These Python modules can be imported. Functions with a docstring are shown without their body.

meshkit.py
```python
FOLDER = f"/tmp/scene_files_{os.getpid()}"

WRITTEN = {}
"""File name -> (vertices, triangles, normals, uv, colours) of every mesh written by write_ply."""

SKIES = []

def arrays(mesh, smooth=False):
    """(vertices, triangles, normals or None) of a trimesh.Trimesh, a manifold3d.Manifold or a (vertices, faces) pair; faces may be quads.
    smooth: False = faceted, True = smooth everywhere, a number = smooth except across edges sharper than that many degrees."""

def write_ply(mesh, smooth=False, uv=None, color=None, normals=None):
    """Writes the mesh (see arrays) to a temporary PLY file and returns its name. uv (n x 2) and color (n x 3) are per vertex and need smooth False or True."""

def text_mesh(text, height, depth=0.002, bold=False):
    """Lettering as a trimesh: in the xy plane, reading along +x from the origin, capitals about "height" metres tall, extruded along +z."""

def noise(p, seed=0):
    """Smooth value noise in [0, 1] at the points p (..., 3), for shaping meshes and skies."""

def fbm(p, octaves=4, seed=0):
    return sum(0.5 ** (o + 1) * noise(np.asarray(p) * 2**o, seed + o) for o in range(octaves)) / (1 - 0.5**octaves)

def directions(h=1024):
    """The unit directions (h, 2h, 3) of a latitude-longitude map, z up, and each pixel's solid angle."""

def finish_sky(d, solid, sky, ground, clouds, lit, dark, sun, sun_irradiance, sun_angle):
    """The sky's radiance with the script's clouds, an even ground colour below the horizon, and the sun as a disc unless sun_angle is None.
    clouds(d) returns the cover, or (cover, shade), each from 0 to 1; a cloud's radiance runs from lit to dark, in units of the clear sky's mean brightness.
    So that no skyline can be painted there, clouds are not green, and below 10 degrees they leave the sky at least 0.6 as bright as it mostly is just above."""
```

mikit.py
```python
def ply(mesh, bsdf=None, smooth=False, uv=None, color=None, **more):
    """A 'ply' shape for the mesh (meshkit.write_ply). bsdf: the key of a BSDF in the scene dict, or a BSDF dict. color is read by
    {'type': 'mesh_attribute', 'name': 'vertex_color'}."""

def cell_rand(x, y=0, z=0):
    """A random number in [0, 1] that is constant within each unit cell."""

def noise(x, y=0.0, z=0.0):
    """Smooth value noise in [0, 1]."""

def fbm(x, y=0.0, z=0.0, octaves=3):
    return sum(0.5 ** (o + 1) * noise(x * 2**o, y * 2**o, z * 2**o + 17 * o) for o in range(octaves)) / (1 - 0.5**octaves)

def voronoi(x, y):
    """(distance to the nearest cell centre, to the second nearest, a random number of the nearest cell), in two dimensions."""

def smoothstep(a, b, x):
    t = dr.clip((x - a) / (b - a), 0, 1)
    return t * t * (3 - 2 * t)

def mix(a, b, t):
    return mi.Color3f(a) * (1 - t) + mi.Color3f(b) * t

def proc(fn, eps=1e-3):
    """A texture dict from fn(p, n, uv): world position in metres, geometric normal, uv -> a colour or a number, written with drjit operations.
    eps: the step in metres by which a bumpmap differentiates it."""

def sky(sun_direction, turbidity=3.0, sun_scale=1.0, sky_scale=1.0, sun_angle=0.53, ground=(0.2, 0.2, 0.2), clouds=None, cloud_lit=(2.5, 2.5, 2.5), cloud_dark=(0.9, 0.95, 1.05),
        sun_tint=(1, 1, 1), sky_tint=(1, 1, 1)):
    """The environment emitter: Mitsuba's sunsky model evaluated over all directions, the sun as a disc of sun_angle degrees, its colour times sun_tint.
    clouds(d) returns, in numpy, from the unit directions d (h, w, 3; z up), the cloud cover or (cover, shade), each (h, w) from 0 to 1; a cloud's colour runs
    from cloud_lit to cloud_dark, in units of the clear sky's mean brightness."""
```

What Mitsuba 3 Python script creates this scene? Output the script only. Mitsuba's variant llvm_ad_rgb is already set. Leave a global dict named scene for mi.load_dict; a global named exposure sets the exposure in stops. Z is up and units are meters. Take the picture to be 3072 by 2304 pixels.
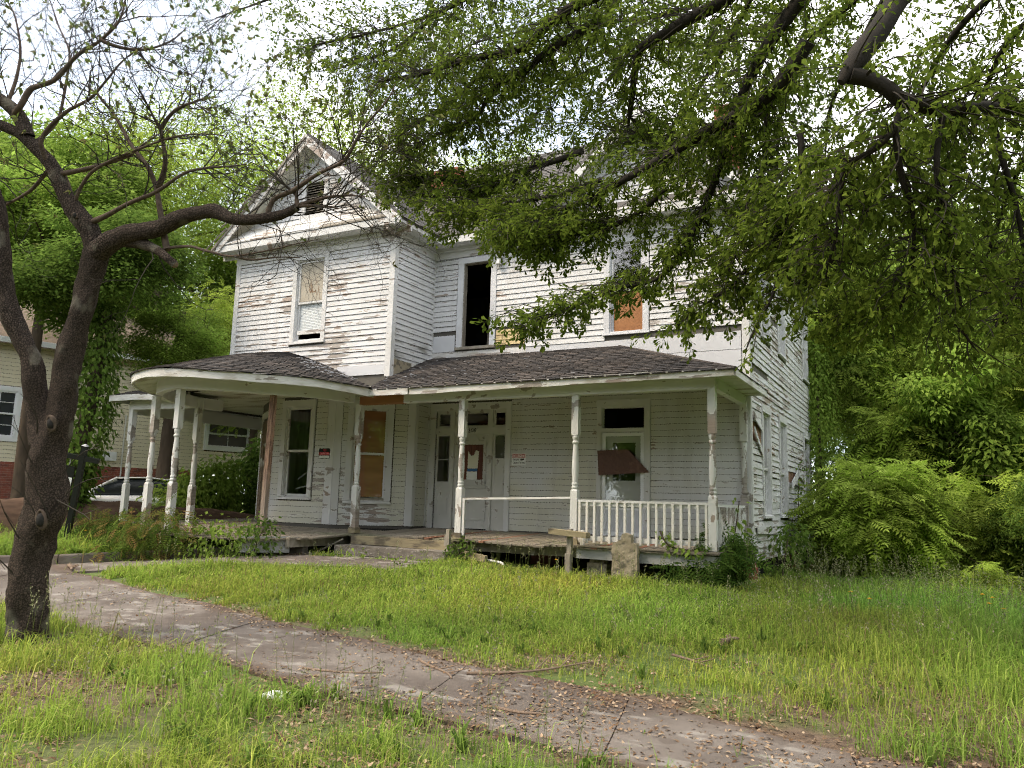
import math, numpy as np, trimesh, mitsuba as mi, drjit as dr, mikit, meshkit
from mikit import noise, fbm, voronoi, cell_rand, smoothstep, mix
from shapely.geometry import Polygon
T = mi.ScalarTransform4f
scene, labels = {}, {}

# ---------------------------------------------------------------- camera, sky, exposure
def axes(yaw, pitch, roll):
    y, p, r = np.radians([yaw, pitch, roll])
    f = np.array([-np.sin(y) * np.cos(p), np.cos(y) * np.cos(p), np.sin(p)])
    R = np.array([np.cos(y), np.sin(y), 0.0]); U = np.cross(R, f)
    return R * np.cos(r) + U * np.sin(r), -R * np.sin(r) + U * np.cos(r), f
CAM = np.array([2.985, -15.048, 0.614])
RIGHT, UP, FWD = axes(28.098, 8.501, 1.618)
scene['camera'] = {'type': 'perspective', 'fov': 65.87, 'fov_axis': 'x', 'near_clip': 0.05, 'far_clip': 600.0,
                   'to_world': T().look_at(origin=CAM.tolist(), target=(CAM + FWD).tolist(), up=UP.tolist())}

def arrow_dot(d, a): a = np.asarray(a); return d @ (a / np.linalg.norm(a))
def clouds(d):
    n = meshkit.fbm(np.stack([d[..., 0] / (d[..., 2] + .35), d[..., 1] / (d[..., 2] + .35), d[..., 2]], -1) * 2.0 + 3.1, 4, 5)
    cover = np.clip(.62 + (n - .40) * 4, .45, 1)
    gap = arrow_dot(d, (-.80, .42, .46)); cover = cover * (1 - .5 * np.clip((gap - .955 + .10 * (n - .5)) / .03, 0, 1))
    shade = np.clip((meshkit.fbm(d * 3.1 + 7, 3, 9) - .5) * 1.4, 0, .5)
    return cover, shade
scene['sky'] = mikit.sky((-.55, -.62, .95), turbidity=4, sun_scale=.32, sun_angle=20, clouds=clouds, cloud_lit=(2.6, 2.6, 2.62), cloud_dark=(1.7, 1.75, 1.85),
                         ground=(.1, .13, .07))
exposure = 3.12

# ---------------------------------------------------------------- helpers
def tubeuv(p, r, sides=28, wob=.2, seed=0):
    """a limb with uv = (angle, metres along): the bark's cells follow it"""
    v, f = tube(p, r, sides, cap=False, wob=wob, seed=seed); n = len(p)
    v = v.reshape(n, sides, 3); v = np.concatenate([v, v[:, :1]], 1)
    s = np.r_[0, np.cumsum(np.linalg.norm(np.diff(np.asarray(p), axis=0), axis=1))]
    r = np.broadcast_to(r, (n,))
    uv = np.stack(np.broadcast_arrays(np.linspace(0, 2 * np.pi, sides + 1)[None] * np.mean(r) / .16, s[:, None]), -1)
    i, j = np.meshgrid(np.arange(n - 1), np.arange(sides), indexing='ij'); k = sides + 1
    q = np.stack([i * k + j, i * k + j + 1, (i + 1) * k + j + 1, (i + 1) * k + j], -1).reshape(-1, 4)
    return v.reshape(-1, 3), np.vstack([q[:, [0, 1, 2]], q[:, [0, 2, 3]]]), uv.reshape(-1, 2)
class M:
    def __init__(s): s.v, s.f, s.n = [], [], 0
    def add(s, v, f):
        v = np.asarray(v, float); s.v.append(v); s.f.append(np.asarray(f, int) + s.n); s.n += len(v); return s
    def get(s): return np.vstack(s.v), np.vstack(s.f)
HEX = np.array([[0, 2, 1], [0, 3, 2], [4, 5, 6], [4, 6, 7], [0, 1, 5], [0, 5, 4], [1, 2, 6], [1, 6, 5], [2, 3, 7], [2, 7, 6], [3, 0, 4], [3, 4, 7]])
def numbered(key):
    if key not in scene and key not in labels: return key
    i = 1
    while f'{key}_{i:03d}' in scene or f'{key}_{i:03d}' in labels: i += 1
    return f'{key}_{i:03d}'
COUNT = {}
def fresh(key):
    n = COUNT.get(key, 0); COUNT[key] = n + 1
    return key if n == 0 else f'{key}_{n:03d}'
def put(key, mesh, mat, smooth=False, **kw):
    key = fresh(key)
    if isinstance(mesh, M): mesh = mesh.get()
    if isinstance(mesh, tuple): mesh = trimesh.Trimesh(mesh[0], mesh[1], process=False) if smooth not in (True, False) else mesh
    scene[key] = mikit.ply(mesh, 'mat_' + mat, smooth=smooth, **kw)
    return key
def thing(key, label, cat, group=None):
    key = fresh(key); labels[key] = {'label': label, 'category': cat}
    if group: labels[key]['group'] = group
    return key
def tag(key, label, cat, group=None):
    labels[key] = {'label': label, 'category': cat}
    if group: labels[key]['group'] = group
    return key
def structure(key): labels[key] = {'kind': 'structure'}; return key
def stuff(key, label=None, cat=None):
    labels[key] = {'kind': 'stuff'}
    if label: labels[key]['label'] = label
    if cat: labels[key]['category'] = cat
    return key
def hexa(c): return np.asarray(c, float), HEX
def box(x0, x1, y0, y1, z0, z1):
    return hexa([(x0, y0, z0), (x1, y0, z0), (x1, y1, z0), (x0, y1, z0), (x0, y0, z1), (x1, y0, z1), (x1, y1, z1), (x0, y1, z1)])
def tube(p, r, sides=8, cap=True, wob=0, seed=0):
    p = np.asarray(p, float); n = len(p); r = np.broadcast_to(r, (n,)).astype(float)
    t = np.gradient(p, axis=0); t /= np.linalg.norm(t, axis=1, keepdims=True) + 1e-12
    a = np.cross(t[0], [0, 0, 1.0] if abs(t[0][2]) < .9 else [1.0, 0, 0]); A = []
    for i in range(n):
        a = a - t[i] * (a @ t[i]); a /= np.linalg.norm(a) + 1e-12; A.append(a)
    A = np.array(A); Bv = np.cross(t, A); g = np.arange(sides) * 2 * np.pi / sides
    off = np.cos(g)[None, :, None] * A[:, None] + np.sin(g)[None, :, None] * Bv[:, None]
    v = p[:, None] + r[:, None, None] * off
    if wob:
        q = v.reshape(-1, 3)
        k = meshkit.fbm(q * np.array([7, 7, 3.0]), 3, seed) - .5
        v = (q + (off * r[:, None, None]).reshape(-1, 3) * (k * wob)[:, None]).reshape(v.shape)
    v = v.reshape(-1, 3)
    i, j = np.meshgrid(np.arange(n - 1), np.arange(sides), indexing='ij')
    q = np.stack([i * sides + j, i * sides + (j + 1) % sides, (i + 1) * sides + (j + 1) % sides, (i + 1) * sides + j], -1).reshape(-1, 4)
    f = np.vstack([q[:, [0, 1, 2]], q[:, [0, 2, 3]]])
    if cap:
        v = np.vstack([v, p[:1], p[-1:]]); b = n * sides; jj = np.arange(sides)
        f = np.vstack([f, np.stack([(jj + 1) % sides, jj, jj * 0 + b], 1), np.stack([b - sides + jj, b - sides + (jj + 1) % sides, jj * 0 + b + 1], 1)])
    return v, f
def smoothline(p, n):
    p = np.asarray(p, float)
    if len(p) < 3: return p[0] + (p[-1] - p[0]) * np.linspace(0, 1, n)[:, None]
    s = np.r_[0, np.cumsum(np.linalg.norm(np.diff(p[:, :3], axis=0), axis=1))]
    from scipy.interpolate import PchipInterpolator
    return PchipInterpolator(s, p)(np.linspace(0, s[-1], n))
def lathe(prof, x, y, z, sides=14):
    p = np.array([(x, y, z + a) for a, _ in prof]); r = np.array([b for _, b in prof])
    g = np.arange(sides) * 2 * np.pi / sides
    v = np.concatenate([np.stack([x + rr * np.cos(g), y + rr * np.sin(g), g * 0 + z + a], 1) for a, rr in prof]); n = len(prof)
    i, j = np.meshgrid(np.arange(n - 1), np.arange(sides), indexing='ij')
    q = np.stack([i * sides + j, i * sides + (j + 1) % sides, (i + 1) * sides + (j + 1) % sides, (i + 1) * sides + j], -1).reshape(-1, 4)
    return v, np.vstack([q[:, [0, 1, 2]], q[:, [0, 2, 3]]])
def frames(d, n):
    """rotation matrices with x along d and z near n, vectorised"""
    d = d / (np.linalg.norm(d, axis=1, keepdims=True) + 1e-9)
    n = n - d * (n * d).sum(1, keepdims=True); n /= np.linalg.norm(n, axis=1, keepdims=True) + 1e-9
    return np.stack([d, np.cross(n, d), n], 2)
def scatter(V, F, P, R, S, color=None):
    """copies of the template (V, F) at P, rotation R (k,3,3), scale S; returns v, f, colours"""
    k, m = len(P), len(V); S = np.asarray(S, float)
    S = S[:, None, None] if S.ndim == 1 else S[:, None, :]
    v = np.einsum('kij,knj->kni', R, V[None] * S) + P[:, None]
    f = F[None] + (np.arange(k) * m)[:, None, None]
    c = None if color is None else np.repeat(color, m, axis=0)
    return v.reshape(-1, 3), f.reshape(-1, 3), c
# leaf templates: x along the leaf, y across, z up
OAK = (np.array([(0, 0, 0), (.45, .075, .02), (.80, .20, -.02), (1, 0, -.05), (.80, -.20, -.02), (.45, -.075, .02)]), np.array([(0, 5, 1), (1, 5, 4), (1, 4, 2), (2, 4, 3)]))
OVAL = (np.array([(0, 0, 0), (.35, .26, .06), (.35, -.26, .06), (1, 0, -.08), (.4, 0, 0)]), np.array([(0, 4, 1), (0, 2, 4), (4, 3, 1), (4, 2, 3)]))
DIAM = (np.array([(0, 0, 0), (.42, .27, .05), (.42, -.27, .05), (1, 0, -.06)]), np.array([(0, 2, 1), (1, 2, 3)]))
def frond(k=6):
    v, f = [], []
    for i in range(k):
        x = .12 + .8 * i / (k - 1)
        for s in (-1, 1):
            L = .34 * (1 - .45 * abs(i / (k - 1) - .4)); b = len(v); dz = -.12 * x * x
            v += [(x, 0, dz), (x + .45 * L, s * (.45 * L) - .0, dz + .01), (x + .3 * L + .12 * L, s * .98 * L, dz - .05), (x + .1 * L, s * .5 * L, dz)]
            f += [(b, b + 1, b + 2), (b, b + 2, b + 3)] if s > 0 else [(b, b + 2, b + 1), (b, b + 3, b + 2)]
    b = len(v); v += [(.88, 0, -.1), (.98, .06, -.12), (1.2, 0, -.18), (.98, -.06, -.12)]; f += [(b, b + 2, b + 1), (b, b + 3, b + 2)]
    return np.array(v), np.array(f)
FROND = frond()
def rand_unit(rng, n):
    v = rng.normal(size=(n, 3)); return v / np.linalg.norm(v, axis=1, keepdims=True)
def tint(rng, n, cols, jit=.18):
    cols = np.asarray(cols); w = rng.random((n, 1)); i = rng.integers(0, len(cols), n); j = rng.integers(0, len(cols), n)
    return np.clip((cols[i] * w + cols[j] * (1 - w)) * (1 + jit * rng.normal(size=(n, 1))), .004, .9)

# ---------------------------------------------------------------- ground shape
def ss(a, b, t):
    q = np.clip((t - a) / (b - a), 0, 1); return q * q * (3 - 2 * q)
def G(x, y):
    x, y = np.asarray(x, float), np.asarray(y, float)
    b = np.interp(y, [-60, -14, -10, -7.5, -4.5, -3, 2, 8, 25, 80, 200], [-1.1, -.98, -.93, -.8, -.52, -.46, -.47, -.6, -.9, -1.2, -1.2])
    b = b - ss(-6, -.5, x) * ss(-8, -3.5, y) * .13 - ss(-1.2, 3, x) * ss(-9, -1, y) * .30 - ss(1, 9, x) * ss(-2, 10, y) * .9
    b = b + ss(-15.0, -15.9, x) * ss(-9, -5, y) * .45
    return b + .03 * (meshkit.noise(np.stack([x * .8, y * .8, x * 0], -1), 3) - .5)

# ---------------------------------------------------------------- materials
P = mikit.proc
def ramp(a, b, t): return mix(a, b, t)
def mat(key, color, rough=.8, two=True, spec=.3, bump=None, scale=.01, **kw):
    c = P(color) if callable(color) else {'type': 'rgb', 'value': list(color)}
    b = {'type': 'principled', 'base_color': c, 'roughness': rough, 'specular': spec, **kw}
    if bump: b = {'type': 'bumpmap', 'arbitrary': P(bump, 2e-3), 'scale': scale, 'bsdf': b}
    scene['mat_' + key] = {'type': 'twosided', 'bsdf': b} if two else b
    return key
def along(p): return p.x + p.y * .83
def peel(p, n, sev, paint, sx=3.2, sz=24.0):
    h = along(p)
    n1 = fbm(h * sx, p.z * sz, 3.0, 4)
    big = fbm(h * .7, p.z * 1.1, 9.0, 2)
    t = .82 - sev * (.12 + .46 * smoothstep(.36, .72, big))
    m = smoothstep(t - .012, t + .012, n1)
    edge = smoothstep(t - .09, t - .01, n1) * (1 - m)
    wood = mix((.17, .15, .135), (.40, .37, .345), fbm(h * 5, p.z * 70, 1.0, 3))
    wood = mix(wood, (.30, .23, .19), smoothstep(.55, .8, noise(h * 1.3, p.z * 3.1, 4.0)) * .6)
    c = mix(paint, (.70, .70, .71), edge * .35)
    return mix(c, wood, m)
def siding(p, n, uv):
    h = along(p)
    front = smoothstep(-1.35, -1.5, p.y) * smoothstep(3.1, 3.3, p.z)
    band = smoothstep(5.75, 4.9, p.z)
    side = smoothstep(-.1, -.02, p.x)
    ret = smoothstep(-7.3, -7.17, p.x) * smoothstep(-7.0, -7.1, p.x) * smoothstep(-.1, -.3, p.y) * smoothstep(4.6, 3.9, p.z) * smoothstep(2.9, 3.1, p.z)
    bay = smoothstep(-1.0, -.7, p.x + 8.6) * smoothstep(-.1, -.2, p.y) * smoothstep(1.5, .9, p.z) * smoothstep(2.9, 2.6, p.z)
    sev = .10 + front * (.16 + .66 * band) + side * .50 + ret * .6 + bay * .45 + .22 * smoothstep(3.2, 3.4, p.z) * (1 - side)
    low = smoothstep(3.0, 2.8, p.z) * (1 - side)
    dirt = fbm(h * 1.5, p.z * .8, 5.0, 3)
    paint = mix((.60, .61, .635), (.50, .51, .52), dirt)
    paint = mix(paint, (.50, .49, .40), low * smoothstep(.3, .7, fbm(h * .9, p.z * 1.4, 6.0, 3)) * .8)  # olive light bounced off the leaves, put into the porch paint in patches
    paint = mix(paint, (.50, .49, .46), side * smoothstep(.5, .8, fbm(h * 3, p.z * 9, 2.0, 3)) * .7)
    stain = smoothstep(.58, .75, fbm(h * 6, p.z * 1.2, 8.0, 3)) * .25
    paint = mix(paint, (.38, .37, .34), stain)
    c = peel(p, n, sev, paint)
    mould = ret * smoothstep(.45, .65, fbm(h * 2, p.z * 5, 3.3, 3))
    return mix(c, (.13, .125, .10), mould * .8)
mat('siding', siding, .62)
mat('trim', lambda p, n, uv: peel(p, n, .22 + .25 * smoothstep(-1.4, -1.7, p.y) * smoothstep(6.0, 6.4, p.z), mix((.61, .62, .64), (.5, .5, .49), fbm(along(p) * 2, p.z * 2, 1.0, 3)), 5.0, 9.0), .6)
mat('postpaint', lambda p, n, uv: peel(p, n, .85, mix((.61, .62, .63), (.52, .52, .5), fbm(p.x * 8, p.y * 8, p.z * 2)), 9.0, 4.5), .65)
mat('fasciapaint', lambda p, n, uv: peel(p, n, .62, mix((.60, .60, .60), (.43, .41, .37), smoothstep(.4, .8, fbm(along(p) * 3, p.z * 8, 1.0))), 3.0, 22.0), .65)
mat('soffit', lambda p, n, uv: mix((.50, .50, .45), (.30, .27, .21), smoothstep(.42, .75, fbm(p.x * 1.3, p.y * 5, 2.0, 4))), .7)
mat('panelwhite', lambda p, n, uv: mix((.58, .60, .64), (.5, .51, .54), fbm(p.x * 2, p.z * 3, p.y * 2)), .5)
mat('yellowboard', lambda p, n, uv: mix((.62, .50, .27), (.5, .38, .2), fbm(p.x * 3, p.z * 12, 2.0)), .6)
def woodfn(a, b, sx, sy, sz):
    return lambda p, n, uv: mix(a, b, fbm(p.x * sx, p.y * sy, p.z * sz, 4))
mat('weathered', woodfn((.13, .115, .095), (.36, .33, .28), 18, 18, 6), .85)
mat('deck', lambda p, n, uv: mix(mix((.115, .10, .08), (.25, .22, .18), fbm(p.x * 25, p.y * 2.2, 1.0, 4)), (.12, .13, .07), smoothstep(.5, .8, fbm(p.x * 1.2, p.y * 1.2, 4.0)) * .6), .85)
mat('deckred', woodfn((.16, .075, .05), (.28, .15, .1), 25, 3, 2), .85)
mat('timber', lambda p, n, uv: mix(mix((.17, .14, .09), (.36, .31, .2), fbm(p.x * 3, p.y * 3, p.z * 30, 4)), (.07, .06, .05), smoothstep(.5, .68, fbm(p.x * 2.5, p.z * 7, 2.0, 4)) * .8), .85)
def brownpost(p, n, uv):
    g = fbm(p.x * 30, p.y * 30, p.z * 1.6, 3); r = noise(g * 14 + p.z * 2, 1.0, 2.0)
    return mix(mix((.10, .055, .04), (.30, .19, .13), r), (.27, .24, .21), smoothstep(1.4, .3, p.z) * .6)
mat('brownpost', brownpost, .75)
mat('plywood', lambda p, n, uv: mix((.22, .095, .038), (.36, .17, .07), fbm(p.x * 1.5 + p.y, p.z * 9, p.y * 2, 4)), .65)
mat('darkply', lambda p, n, uv: mix(mix((.07, .03, .022), (.12, .055, .035), fbm(p.x * 40, p.z * 40, 1.0, 3)), (.2, .11, .07), smoothstep(.55, .7, fbm(p.x * 7, p.z * 9, 2.0, 4)) * .35), .45)
mat('greyply', lambda p, n, uv: mix(mix((.11, .08, .06), (.19, .145, .11), fbm(p.x * 3 + p.y * 3, p.z * 25, 2.0, 4)), (.42, .42, .4), smoothstep(.55, .6, fbm(p.x * 4 + p.y * 4, p.z * 2.2, 5.0, 3)) * smoothstep(1.2, 1.5, p.z) * smoothstep(2.3, 2.1, p.z)), .75)
mat('board', lambda p, n, uv: mix(mix((.33, .30, .24), (.42, .39, .33), fbm(p.x * 3, p.z * 2, 1.0)), (.19, .12, .07), smoothstep(.018, .004, dr.abs(fbm(p.x * 5, p.z * 1.3, 7.0, 3) - .5)) * smoothstep(5.75, 5.3, p.z)), .6)
mat('blind', (.52, .56, .58), .5)
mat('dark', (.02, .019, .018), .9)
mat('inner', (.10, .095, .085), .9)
mat('innerwhite', (.4, .41, .4), .8)
scene['mat_glass'] = {'type': 'thindielectric', 'int_ior': 1.5}
for i, c in enumerate([(.042, .038, .037), (.054, .048, .045), (.070, .060, .055), (.033, .031, .031)]):
    mat(f'shingle_{i}', (lambda c: lambda p, n, uv: mix([k * .7 for k in c], [k * 1.35 for k in c], fbm(p.x * 14, p.y * 14, p.z * 14, 2)))(c), .9)
mat('roofdark', lambda p, n, uv: mix((.06, .057, .055), (.13, .125, .12), fbm(p.x * 6, p.y * 6, p.z * 9, 4)), .9)
mat('underlay', (.05, .045, .04), .95)
mat('brick', lambda p, n, uv: mix((.20, .055, .04), (.33, .11, .075), fbm(p.x * 9, p.y * 9, p.z * 14, 3)), .85)
mat('brickdark', lambda p, n, uv: mix((.13, .045, .035), (.22, .08, .06), fbm(p.x * 9, p.y * 9, p.z * 14, 3)), .85)
mat('mortar', (.34, .31, .28), .9)
def concretefn(p, n, uv):
    a = fbm(p.x * 1.1, p.y * 1.1, 2.0, 4); b = fbm(p.x * 14, p.y * 14, p.z * 14, 3)
    c = mix((.075, .062, .054), (.165, .145, .13), smoothstep(.3, .7, a) * .6 + b * .4)
    c = mix(c, (.27, .255, .235), smoothstep(.6, .74, fbm(p.x * 3.3, p.y * 9, 7.0, 4)) * .55)
    c = mix(c, (.075, .06, .05), smoothstep(.6, .7, fbm(p.x * 5, p.y * 5, 5.0, 4)) * .5)
    e = dr.minimum(dr.abs(p.y + 8.83 + .222 * p.x), dr.abs(p.y + 10.2 + .165 * p.x)) + .45 * (fbm(p.x * 3, p.y * 3, 8.0, 3) - .5)
    return mix(c, (.075, .05, .035), smoothstep(.30, .0, e) * .75)
mat('concrete', concretefn, .88, bump=lambda p, n, uv: fbm(p.x * 40, p.y * 40, p.z * 40, 3), scale=.006)
mat('stone', lambda p, n, uv: mix(mix((.19, .16, .11), (.36, .32, .24), fbm(p.x * 5, p.y * 5, p.z * 5, 4)), (.07, .07, .055), smoothstep(.55, .68, fbm(p.x * 9, p.y * 9, p.z * 9, 4)) * .7), .9, bump=lambda p, n, uv: fbm(p.x * 18, p.y * 18, p.z * 18, 3), scale=.02)
mat('stepstone', lambda p, n, uv: mix(mix((.09, .08, .068), (.22, .2, .175), fbm(p.x * 12, p.y * 12, p.z * 12, 4)), (.4, .38, .35), smoothstep(.66, .72, fbm(p.x * 30, p.y * 30, p.z * 30, 3)) * .6), .9)
def groundfn(p, n, uv):
    a = fbm(p.x * .9, p.y * .9, 1.0, 4); b = fbm(p.x * 22, p.y * 22, 2.0, 3)
    soil = mix((.06, .042, .03), (.15, .11, .08), b)
    grass = mix((.055, .085, .022), (.10, .13, .04), b)
    c = mix(soil, grass, smoothstep(.35, .6, a + .25 * smoothstep(-9.5, -6, p.y)))
    return mix(c, mix((.05, .03, .022), (.11, .07, .05), b), smoothstep(.93, .8, n.z))
mat('ground', groundfn, .95)
def bark_cells(uv):
    w = fbm(uv.x * 4.0, uv.y * 9.0, 1.0, 3) * 1.6
    return voronoi(uv.x * 7.5 + w, uv.y * 46.0 + w * 1.5)
def barkfn(p, n, uv):
    d1, d2, r = bark_cells(uv)
    c = mix((.020, .015, .012), (.105, .08, .066), smoothstep(.0, .5, d2 - d1) * (.55 + .45 * r) * (.5 + .7 * fbm(p.x * 5, p.y * 5, p.z * 3, 3)))
    return mix(c, (.27, .26, .21), smoothstep(.6, .75, fbm(p.x * 6, p.y * 6, p.z * 4, 3)) * .35)
def barkbump(p, n, uv):
    d1, d2, r = bark_cells(uv)
    return smoothstep(.0, .35, d2 - d1)
mat('dogwoodbark', barkfn, .9, bump=barkbump, scale=.009)
mat('deadwood', woodfn((.10, .07, .05), (.27, .2, .15), 14, 14, 3), .85)
mat('oakbark', lambda p, n, uv: mix((.010, .009, .007), (.036, .031, .026), fbm(p.x * 12, p.y * 12, p.z * 6, 4)), .9)
mat('twig', (.035, .03, .024), .85)
mat('trunkbark', lambda p, n, uv: mix((.028, .022, .017), (.095, .07, .05), fbm(p.x * 14, p.y * 14, p.z * 3, 4)), .9)
def leafmat(key, dt=.9, rough=.5, spec=1.3):
    scene['mat_' + key] = {'type': 'principledthin', 'base_color': {'type': 'mesh_attribute', 'name': 'vertex_color'}, 'roughness': rough, 'diff_trans': dt, 'spec_trans': 0.0, 'eta': spec}
leafmat('leaf', 1.0, .45)
leafmat('blade', .8, .5)
scene['mat_litter'] = {'type': 'twosided', 'bsdf': {'type': 'diffuse', 'reflectance': {'type': 'mesh_attribute', 'name': 'vertex_color'}}}
mat('vinyl', lambda p, n, uv: mix((.62, .575, .44), (.68, .63, .49), fbm(p.x * 2, p.y * 2, p.z * 3)), .5)
mat('whiteplastic', (.74, .76, .8), .4)
mat('black', (.012, .014, .014), .35)
mat('pureink', (.01, .01, .01), .6)
mat('signwhite', (.72, .74, .75), .4)
mat('signred', (.42, .02, .03), .4)
mat('signpink', (.7, .35, .38), .4)
mat('signgold', (.55, .28, .09), .4)
mat('paper', (.66, .64, .55), .7)
mat('bluetape', (.03, .11, .28), .5)
mat('doorwood', lambda p, n, uv: mix((.045, .013, .008), (.16, .05, .028), noise(p.x * 110, 1.0, 1.0)), .4)
mat('doorpaint', lambda p, n, uv: peel(p, n, .18, mix((.54, .54, .52), (.44, .44, .42), fbm(p.x * 3, p.z * 3, 1.0, 3)), 9.0, 7.0), .6)
mat('pvc', (.6, .6, .58), .4)
mat('carpaint', (.62, .64, .67), .25, spec=.7, clearcoat=.6)
mat('carglass', (.03, .035, .04), .15, spec=.4)
mat('rubber', (.02, .02, .02), .8)
mat('lamp', (.45, .46, .44), .4)
mat('metal', (.35, .36, .37), .4)
mat('yellowflower', (.75, .42, .02), .6)

# ---------------------------------------------------------------- the house
H = thing('abandoned_house', 'derelict white two-storey clapboard house with peeling paint and a wraparound porch', 'house')
rng = np.random.default_rng(11)
class Wall:
    """a wall seen from outside: s runs to the right, z up, d outwards"""
    def __init__(w, O, E):
        w.O, E = np.array(O, float), np.array(E, float); w.L = np.linalg.norm(E - w.O); w.u = (E - w.O) / w.L; w.n = np.array([w.u[1], -w.u[0]])
    def pt(w, s, z, d=0.0):
        s, z, d = np.broadcast_arrays(np.asarray(s, float), np.asarray(z, float), np.asarray(d, float))
        xy = w.O + s[..., None] * w.u + d[..., None] * w.n
        return np.concatenate([xy, z[..., None]], -1)
    def box(w, s0, s1, z0, z1, d0, d1):
        c = [(s0, z0, d1), (s1, z0, d1), (s1, z0, d0), (s0, z0, d0), (s0, z1, d1), (s1, z1, d1), (s1, z1, d0), (s0, z1, d0)]
        c = np.array(c); return hexa(w.pt(c[:, 0], c[:, 1], c[:, 2]))
    def hexa(w, c):
        c = np.array(c, float); return hexa(w.pt(c[:, 0], c[:, 1], c[:, 2]))
    def prism(w, poly, d0, d1):
        """extrusion of an (s, z) polygon (a shapely Polygon or points) between d0 and d1"""
        p = poly if hasattr(poly, 'exterior') else Polygon(poly)
        m = trimesh.creation.extrude_polygon(p, d1 - d0, engine='earcut'); v = np.array(m.vertices)
        return w.pt(v[:, 0], v[:, 1], v[:, 2] + d0), np.array(m.faces)[:, ::-1] if False else np.array(m.faces)
def tobox(p): return Polygon([(p[0], p[2]), (p[1], p[2]), (p[1], p[3]), (p[0], p[3])])

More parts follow.
